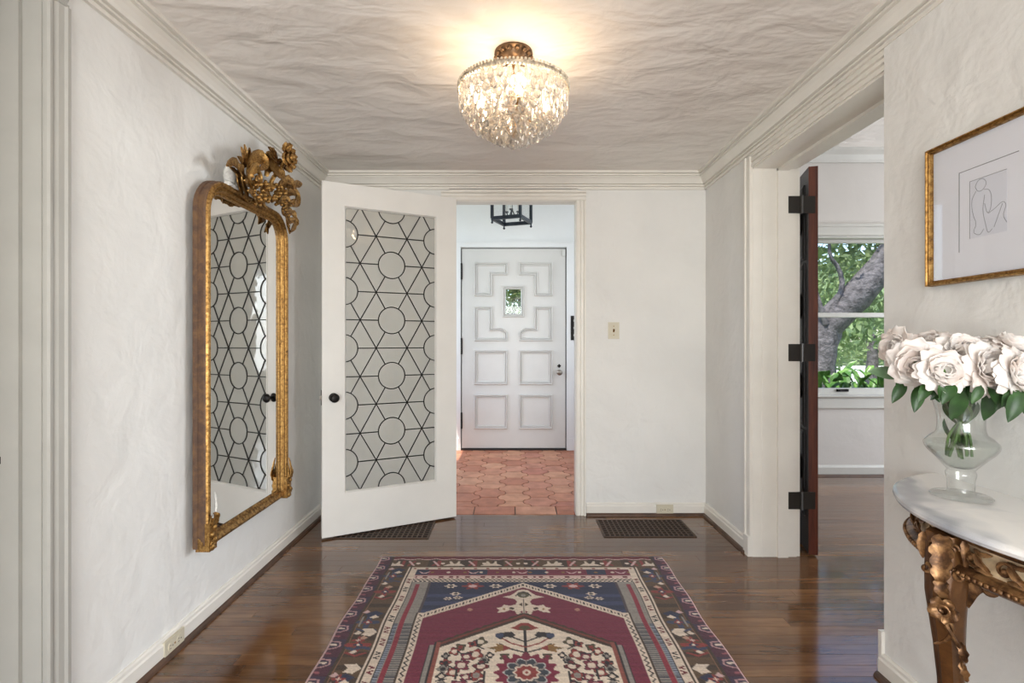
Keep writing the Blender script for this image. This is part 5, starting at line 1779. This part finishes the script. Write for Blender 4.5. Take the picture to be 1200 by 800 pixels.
SEPAL = leaf_mesh(.020, .005, M['stem'], .5)
def orient(d, spin=0.0):
    q = Vector(d).normalized().to_track_quat('Z', 'Y')
    return q.to_matrix().to_4x4() @ Matrix.Rotation(spin, 4, 'Z')
def xorient(d, up=(0, 0, 1)):
    x = Vector(d).normalized(); u = Vector(up)
    y = u.cross(x)
    if y.length < 1e-4: y = Vector((0, 1, 0))
    y.normalize(); z = x.cross(y)
    m = Matrix((x, y, z)).transposed().to_4x4()
    return m
neck = VC + Vector((0, 0, .200))
def rose(px, py, Y, face, open_, label, size=1.0, seed=0):
    c = PY(px, py, Y)
    if c.x > XN - .055 * size: c.x = XN - .055 * size
    r = random.Random(seed + 11)
    t = empty('rose', c, label=label, cat='flower', group='pale roses in the glass vase')
    f = Vector(face).normalized()
    base = -f * (RB * .45 * size)
    rot = orient(f, r.uniform(0, 6.28))
    counts = ((3, 0, petal_in, .10, .004), (4, 1, petal_in, .22, .007), (5, 2, petal_mid, .46, .010), (6, 3, petal_mid, .66, .012), (6, 4, petal_out, .92, .013), (5, 5, petal_out, 1.16, .013))
    for cnt, ring, meshes, tilt, off in counts:
        if open_ < .6 and ring == 5: continue
        for k in range(cnt):
            a = 2 * math.pi * k / cnt + ring * .7 + r.uniform(-.15, .15)
            tl = tilt * (.55 + .45 * open_) + r.uniform(-.06, .06)
            Mx = Matrix.Translation(base) @ rot @ Matrix.Rotation(a, 4, 'Z') @ Matrix.Translation((off, 0, .002)) @ Matrix.Rotation(tl, 4, 'Y') @ Matrix.Scale(size * r.uniform(.93, 1.05), 4)
            inst('petal', meshes[k % 2], t, Mx)
    # hip, sepals, stem
    hip = MB().lathe([(.003, -.016), (.010, -.010), (.013, -.002), (.012, .004), (.004, .007)], (0, 0, 0), 10).mesh('hip', M['stem'], 60)
    inst('hip', hip, t, Matrix.Translation(base) @ rot)
    for k in range(5):
        a = 2 * math.pi * k / 5
        inst('sepal', SEPAL, t, Matrix.Translation(base) @ rot @ Matrix.Rotation(a, 4, 'Z') @ Matrix.Translation((.009, 0, 0)))
    ang_ = r.uniform(0, 6.28)
    nk = neck + Vector((math.cos(ang_), math.sin(ang_), 0)) * r.uniform(.006, .034) + Vector((0, 0, .02))
    ft = VC + Vector((math.cos(ang_ + 2.6), math.sin(ang_ + 2.6), 0)) * r.uniform(.012, .040) + Vector((0, 0, r.uniform(.096, .114)))
    mid = VC + Vector((math.cos(ang_ + 3.0), math.sin(ang_ + 3.0), 0)) * r.uniform(.006, .028) + Vector((0, 0, .165))
    start = c + base - f * .012
    pull = start - f * .030
    ab = [start, pull, nk + (pull - nk) * .30 + Vector((0, 0, .012)), nk, mid, ft]
    ab = [p - c for p in ab]
    mb = MB().tube(curve(ab, 22), [.0036 * size] * 22, 7)
    o = mb.build('stem', M['stem'], t, 60, local=True)
    return t, c, nk, r
ROSES = [
    (1048, 407, 1.400, (-.95, -.10, .10), .35, 'half-open blush rose at the left edge, against the garden window', .95),
    (1074, 427, 1.290, (-.62, -.72, -.10), 1.0, 'large open rose facing the viewer above the long pale leaf', 1.02),
    (1087, 399, 1.450, (-.45, -.20, .85), .7, 'pale rose half hidden behind the large left rose', .95),
    (1108, 401, 1.380, (-.10, -.25, .95), .9, 'rose seen from the side at the top of the bunch, peach underneath', 1.05),
    (1131, 410, 1.290, (-.05, -.80, .55), 1.0, 'ruffled white rose in the middle of the bunch, highest at the front', 1.00),
    (1108, 434, 1.225, (-.25, -.90, .25), .8, 'pink-centred rose just over the left side of the vase rim', .90),
    (1164, 431, 1.205, (.10, -.92, .20), 1.0, 'wide flat open rose over the right side of the vase rim', 1.02),
    (1157, 404, 1.330, (.15, -.30, .90), .7, 'greenish white rose behind the wide flat one', .92),
    (1193, 402, 1.270, (.20, -.40, .85), .7, 'creamy rose at the upper right edge of the bunch', .92),
    (1200, 436, 1.165, (.25, -.90, .15), 1.0, 'full rose cut by the right edge of the picture', 1.0),
]
rr = [rose(px, py, Y, f, op, lab, sz, i) for i, (px, py, Y, f, op, lab, sz) in enumerate(ROSES)]
# leaves: each belongs to the rose whose stem carries it
def put_leaf(ri, px, py, Y, tipx, tipy, tipY, me, L0):
    t, c, nk, r = rr[ri]
    a = PY(px, py, Y); b = PY(tipx, tipy, tipY)
    if b.x > XN - .012: b.x = XN - .012
    d = b - a
    s_ = d.length / L0
    up = Vector((-.25, -.75, .55))
    up = (up - d.normalized() * up.dot(d.normalized())).normalized()
    inst('leaf', me, t, Matrix.Translation(a - c) @ xorient(d, up) @ Matrix.Scale(s_, 4))
    # leaf stalk back to the stem bundle
    q = nk + Vector((0, 0, .045)) + (a - nk) * .25
    mb = MB().tube(curve([a - c, (a + q) / 2 - c + Vector((0, 0, .008)), q - c], 7), .0014, 5)
    mb.build('leaf_stalk', M['stem'], t, 60, local=True)
put_leaf(0, 1056, 441, 1.37, 1018, 433, 1.40, LEAFP, .088)
put_leaf(0, 1060, 447, 1.34, 1047, 470, 1.33, LEAF, .075)
put_leaf(1, 1077, 452, 1.30, 1074, 481, 1.28, LEAF, .075)
put_leaf(1, 1088, 455, 1.27, 1104, 470, 1.25, LEAF, .075)
put_leaf(5, 1122, 456, 1.235, 1126, 497, 1.245, LEAFB, .090)
put_leaf(5, 1112, 452, 1.24, 1092, 466, 1.24, LEAF, .075)
put_leaf(4, 1135, 448, 1.24, 1147, 474, 1.23, LEAFB, .090)
put_leaf(6, 1162, 455, 1.23, 1160, 492, 1.22, LEAFB, .090)
put_leaf(6, 1170, 455, 1.22, 1190, 480, 1.20, LEAFB, .090)
put_leaf(6, 1172, 452, 1.22, 1202, 466, 1.17, LEAFB, .090)
put_leaf(7, 1176, 440, 1.27, 1190, 462, 1.23, LEAFB, .090)
put_leaf(7, 1150, 445, 1.28, 1136, 462, 1.27, LEAF, .075)
put_leaf(8, 1180, 412, 1.27, 1194, 424, 1.23, LEAF, .075)
put_leaf(9, 1188, 455, 1.18, 1210, 482, 1.14, LEAFB, .090)
put_leaf(2, 1092, 425, 1.38, 1070, 402, 1.40, LEAF, .075)
put_leaf(3, 1112, 424, 1.34, 1084, 410, 1.36, LEAF, .075)
put_leaf(0, 1062, 430, 1.37, 1040, 418, 1.39, LEAF, .075)
put_leaf(3, 1140, 440, 1.31, 1120, 452, 1.28, LEAFB, .090)
put_leaf(2, 1095, 440, 1.36, 1078, 448, 1.34, LEAFB, .090)
put_leaf(8, 1182, 448, 1.25, 1196, 470, 1.22, LEAFB, .090)

for ri, px, py, Y, tx, ty, tY in ((0, 1064, 436, 1.34, 1052, 452, 1.33), (1, 1090, 448, 1.25, 1080, 466, 1.23), (5, 1100, 452, 1.22, 1112, 474, 1.21), (5, 1118, 450, 1.22, 1108, 468, 1.20), (4, 1128, 446, 1.26, 1120, 468, 1.25),
                                 (4, 1140, 446, 1.24, 1132, 470, 1.23), (6, 1150, 452, 1.20, 1142, 470, 1.19), (6, 1158, 454, 1.20, 1174, 472, 1.18), (6, 1180, 450, 1.20, 1172, 476, 1.18), (9, 1186, 456, 1.17, 1178, 474, 1.16), (9, 1194, 458, 1.16, 1188, 490, 1.14), (7, 1150, 420, 1.30, 1138, 426, 1.28), (7, 1172, 416, 1.28, 1184, 420, 1.25), (3, 1100, 416, 1.33, 1092, 424, 1.31)):
    put_leaf(ri, px, py, Y, tx, ty, tY, LEAFB, .090)
for ri, a0, h0, h1 in ((1, .3, .255, .185), (3, 1.6, .262, .190), (4, 2.9, .25, .178), (5, 4.1, .258, .186), (6, 5.2, .25, .18), (2, 2.2, .20, .128), (9, .9, .190, .120)):
    t, c, nk, r = rr[ri]
    dv = Vector((math.cos(a0), math.sin(a0), 0))
    a = VC + dv * .034 + Vector((0, 0, h0)); b = VC + dv * .026 + Vector((0, 0, h1))
    inst('leaf', LEAFB, t, Matrix.Translation(a - c) @ xorient(b - a, dv) @ Matrix.Scale((b - a).length / .09, 4))

# ------------------------------------------------------------------ foyer lantern
lt = empty('hanging_lantern', (0, 4.507, 2.235), label='black iron and glass lantern hanging in the foyer above the front door', cat='lantern')
cor = [Vector((-.072, 4.665, 0)), Vector((-.172, 4.43, 0)), Vector((.07, 4.346, 0)), Vector((.17, 4.588, 0))]
cen = Vector((0, 4.507, 0))
LZ0, LZ1 = 2.245, 2.70
for p in cor:
    MB().bar(p + Vector((0, 0, LZ0)), p + Vector((0, 0, LZ1)), .022, .022, up=cor[1] - cor[0]).build('post', M['lantern_iron'], lt)
    q = p + Vector((0, 0, LZ0))
    MB().lathe([(.004, -.045), (.010, -.040), (.011, -.033), (.006, -.026), (.006, -.012), (.010, -.006), (.010, .0)], q, 10).build('finial', M['lantern_iron'], lt, 40)
for zz, h in ((LZ0, .030), (LZ1, .030)):
    mb = MB()
    for i in range(4):
        mb.bar(cor[i] + Vector((0, 0, zz)), cor[(i + 1) % 4] + Vector((0, 0, zz)), .022, h)
    mb.build('rail', M['lantern_iron'], lt)
for i in range(4):
    a, b = cor[i], cor[(i + 1) % 4]
    e = (b - a).normalized() * .012
    MB().bar(a + e + Vector((0, 0, (LZ0 + LZ1) / 2)), b - e + Vector((0, 0, (LZ0 + LZ1) / 2)), .003, LZ1 - LZ0 - .03).build('pane', M['clear'], lt)
mb = MB()
for i in range(4):
    mb.tube([cor[i] + Vector((0, 0, LZ1)), cor[i] * .35 + cen * .65 + Vector((0, 0, LZ1 + .10)), cen + Vector((0, 0, LZ1 + .14))], .009, 7)
mb.lathe([(.03, LZ1 + .12), (.03, LZ1 + .15), (.01, LZ1 + .17)], cen, 12)
mb.build('crown', M['lantern_iron'], lt, 40)
MB().tube([cen + Vector((0, 0, LZ1 + .16)), cen + Vector((0, 0, FZ))], .006, 7).build('rod', M['lantern_iron'], lt)
mb = MB().tube([cen + Vector((0, 0, LZ1 + .14)), cen + Vector((0, 0, LZ0 + .10))], .006, 7)
for k in range(3):
    a = 2 * math.pi * k / 3 + .4
    d = Vector((math.cos(a), math.sin(a), 0))
    mb.tube(curve([cen + Vector((0, 0, LZ0 + .10)), cen + d * .035 + Vector((0, 0, LZ0 + .035)), cen + d * .06 + Vector((0, 0, LZ0 + .08))], 9), .005, 6)
    mb.lathe([(.016, LZ0 + .078), (.018, LZ0 + .086), (.010, LZ0 + .088)], cen + d * .06, 10)
mb.build('candle_cluster', M['lantern_iron'], lt, 50)
for k in range(3):
    a = 2 * math.pi * k / 3 + .4
    d = Vector((math.cos(a), math.sin(a), 0))
    MB().lathe([(.009, LZ0 + .088), (.009, LZ0 + .19), (.003, LZ0 + .195)], cen + d * .06, 10).build('candle', M['paint'], lt, 40)

# ------------------------------------------------------------------ garden beyond the window
def leaf_cloud(name, parent, mat, blobs, count, size, seed, kind=None):
    r = np.random.RandomState(seed)
    w = np.array([b[3] * b[4] * b[5] for b in blobs]); w = w ** .8 / (w ** .8).sum()
    bi = r.choice(len(blobs), count, p=w)
    B = np.array(blobs)[bi]
    d = r.randn(count, 3); d /= np.linalg.norm(d, axis=1, keepdims=True)
    rad = r.rand(count, 1) ** .45
    c = B[:, :3] + d * rad * B[:, 3:6]
    n = r.randn(count, 3); n /= np.linalg.norm(n, axis=1, keepdims=True)
    t = np.cross(n, r.randn(count, 3)); t /= np.linalg.norm(t, axis=1, keepdims=True) + 1e-9
    b2 = np.cross(n, t)
    s_ = size * (.6 + .8 * r.rand(count, 1))
    q = np.stack([c - t * s_, c + b2 * s_ * .45, c + t * s_, c - b2 * s_ * .45], 1).reshape(-1, 3)
    me = bpy.data.meshes.new(name)
    me.vertices.add(len(q)); me.vertices.foreach_set('co', q.astype(np.float32).ravel())
    me.loops.add(count * 4); me.loops.foreach_set('vertex_index', np.arange(count * 4, dtype=np.int32))
    me.polygons.add(count); me.polygons.foreach_set('loop_start', np.arange(0, count * 4, 4, dtype=np.int32))
    me.update(calc_edges=True)
    me.materials.append(mat)
    o = link_mesh(name, me, parent)
    if kind: o['kind'] = kind
    return o
def G(px, py, Y): return PY(px, py, Y)
GZ = -.55
oak = empty('oak_tree', (5.55, 9.2, GZ), label='large grey oak leaning to the right outside the window', cat='tree')
mb = MB()
main = [Vector((5.34, 9.2, GZ)), Vector((5.36, 9.2, .1)), G(958, 438, 9.2), G(961, 405, 9.2), G(970, 381, 9.2), G(988, 362, 9.1), G(1009, 341, 9.0), G(1034, 311, 8.9), G(1060, 272, 8.8), G(1092, 215, 8.7)]
cv = curve(main, 28)
mb.tube(cv, [.46, .38, .33, .30, .29, .28, .28, .27, .27, .27, .27, .27, .27, .27, .26, .26, .26, .25, .25, .24, .24, .23, .22, .21, .20, .18, .16, .14], 14)
rb = random.Random(2)
mb.v = [tuple(Vector(p) + Vector((rb.uniform(-.02, .02), rb.uniform(-.02, .02), 0))) for p in mb.v]
mb.build('trunk', M['bark'], oak, 60)
for pts, r0 in (([(974, 372), (981, 352), (987, 334), (983, 315), (973, 300), (972, 284), (976, 266)], .055), ([(1008, 352), (1020, 346), (1030, 336), (1044, 322)], .04), ([(968, 380), (960, 356), (954, 335), (944, 310)], .06)):
    c = curve([G(p[0], p[1], 9.0) for p in pts], 12)
    MB().tube(c, [r0 * (1 - .06 * i) for i in range(12)], 8).build('branch', M['bark'], oak, 60)
bl = []
rb = random.Random(4)
for px, py, Y, s in ((965, 285, 9.6, .5), (1000, 282, 9.8, .45), (1025, 292, 9.4, .45), (970, 315, 10.2, .55), (1010, 310, 10.4, .6), (1030, 345, 10.2, .5), (985, 340, 10.6, .5), (1050, 300, 9.6, .7), (945, 300, 9.6, .7), (1010, 262, 9.2, .6), (960, 255, 9.2, .8), (1060, 255, 9.0, .8), (1028, 372, 10.6, .45)):
    p = G(px, py, Y); bl.append((p.x, p.y, p.z, s * 1.2, s, s * .8))
leaf_cloud('foliage', oak, M['oak_leaf'], bl, 1700, .085, 11, 'stuff')
def far_tree(label, X, Y, h, w, cnt, mat, sz, seed, group=None):
    t = empty('tree', (X, Y, GZ), label=label, cat='tree')
    MB().tube([(X, Y, GZ), (X + .1, Y, GZ + h * .3), (X, Y, GZ + h * .6)], [.22, .17, .12], 8).build('trunk', M['bark'], t, 60)
    r = random.Random(seed)
    bl = [(X + r.uniform(-.5, .5) * w, Y + r.uniform(-.4, .4) * w, GZ + h * r.uniform(.34, .92), w * .42, w * .42, h * .15) for _ in range(12)]
    leaf_cloud('crown', t, mat, bl, cnt, sz, seed, 'stuff')
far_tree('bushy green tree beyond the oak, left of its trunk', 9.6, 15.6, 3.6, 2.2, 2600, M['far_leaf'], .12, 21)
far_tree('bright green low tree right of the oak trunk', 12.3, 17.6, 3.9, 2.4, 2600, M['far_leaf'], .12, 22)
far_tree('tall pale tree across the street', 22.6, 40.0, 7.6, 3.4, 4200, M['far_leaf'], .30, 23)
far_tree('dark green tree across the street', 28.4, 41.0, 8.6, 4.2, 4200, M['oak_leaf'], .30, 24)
far_tree('tree seen through the small window of the front door', .25, 12.5, 5.0, 2.6, 2600, M['oak_leaf'], .12, 25)
hd = empty('hedge', (26, 37.2, GZ), label='long clipped hedge across the street', cat='hedge')
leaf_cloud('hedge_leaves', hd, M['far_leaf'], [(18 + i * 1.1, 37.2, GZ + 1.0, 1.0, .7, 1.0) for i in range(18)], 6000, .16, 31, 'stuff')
def shrub(label, X, Y, seed, n=46, h=1.38):
    t = empty('shrub', (X, Y, GZ), label=label, cat='shrub')
    r = random.Random(seed)
    mb = MB()
    st = MB()
    for k in range(n):
        a = r.uniform(0, 6.28); L_ = r.uniform(.16, .30)
        b = Vector((X + r.uniform(-.24, .24), Y + r.uniform(-.2, .2), GZ + h * r.uniform(.55, .93)))
        d = Vector((math.cos(a) * .6, math.sin(a) * .6, r.uniform(.1, 1.1))).normalized() * L_
        mb.ribbon([b, b + d * .33 + Vector((0, 0, .02)), b + d * .7 + Vector((0, 0, .015)), b + d - Vector((0, 0, .02))], [.008, .036, .032, .002], (0, -.3, 1), .3, .002)
        if k % 5 == 0:
            st.tube([(X + r.uniform(-.06, .06), Y, GZ), (b.x, b.y, b.z)], .008, 5)
    st.build('stems', M['stem'], t)
    mb.build('foliage', M['shrub_leaf'], t, kind='stuff')
for i, (X, Y, lab, h) in enumerate(((3.52, 5.75, 'leafy shrub below the window, beside the dark door', 1.36), (3.82, 5.95, 'tallest leafy shrub below the middle of the window', 1.44), (4.12, 5.85, 'leafy shrub below the window, right of the middle', 1.34), (4.42, 6.0, 'leafy shrub below the window, nearest the roses', 1.32))):
    shrub(lab, X, Y, 50 + i, 46, h)
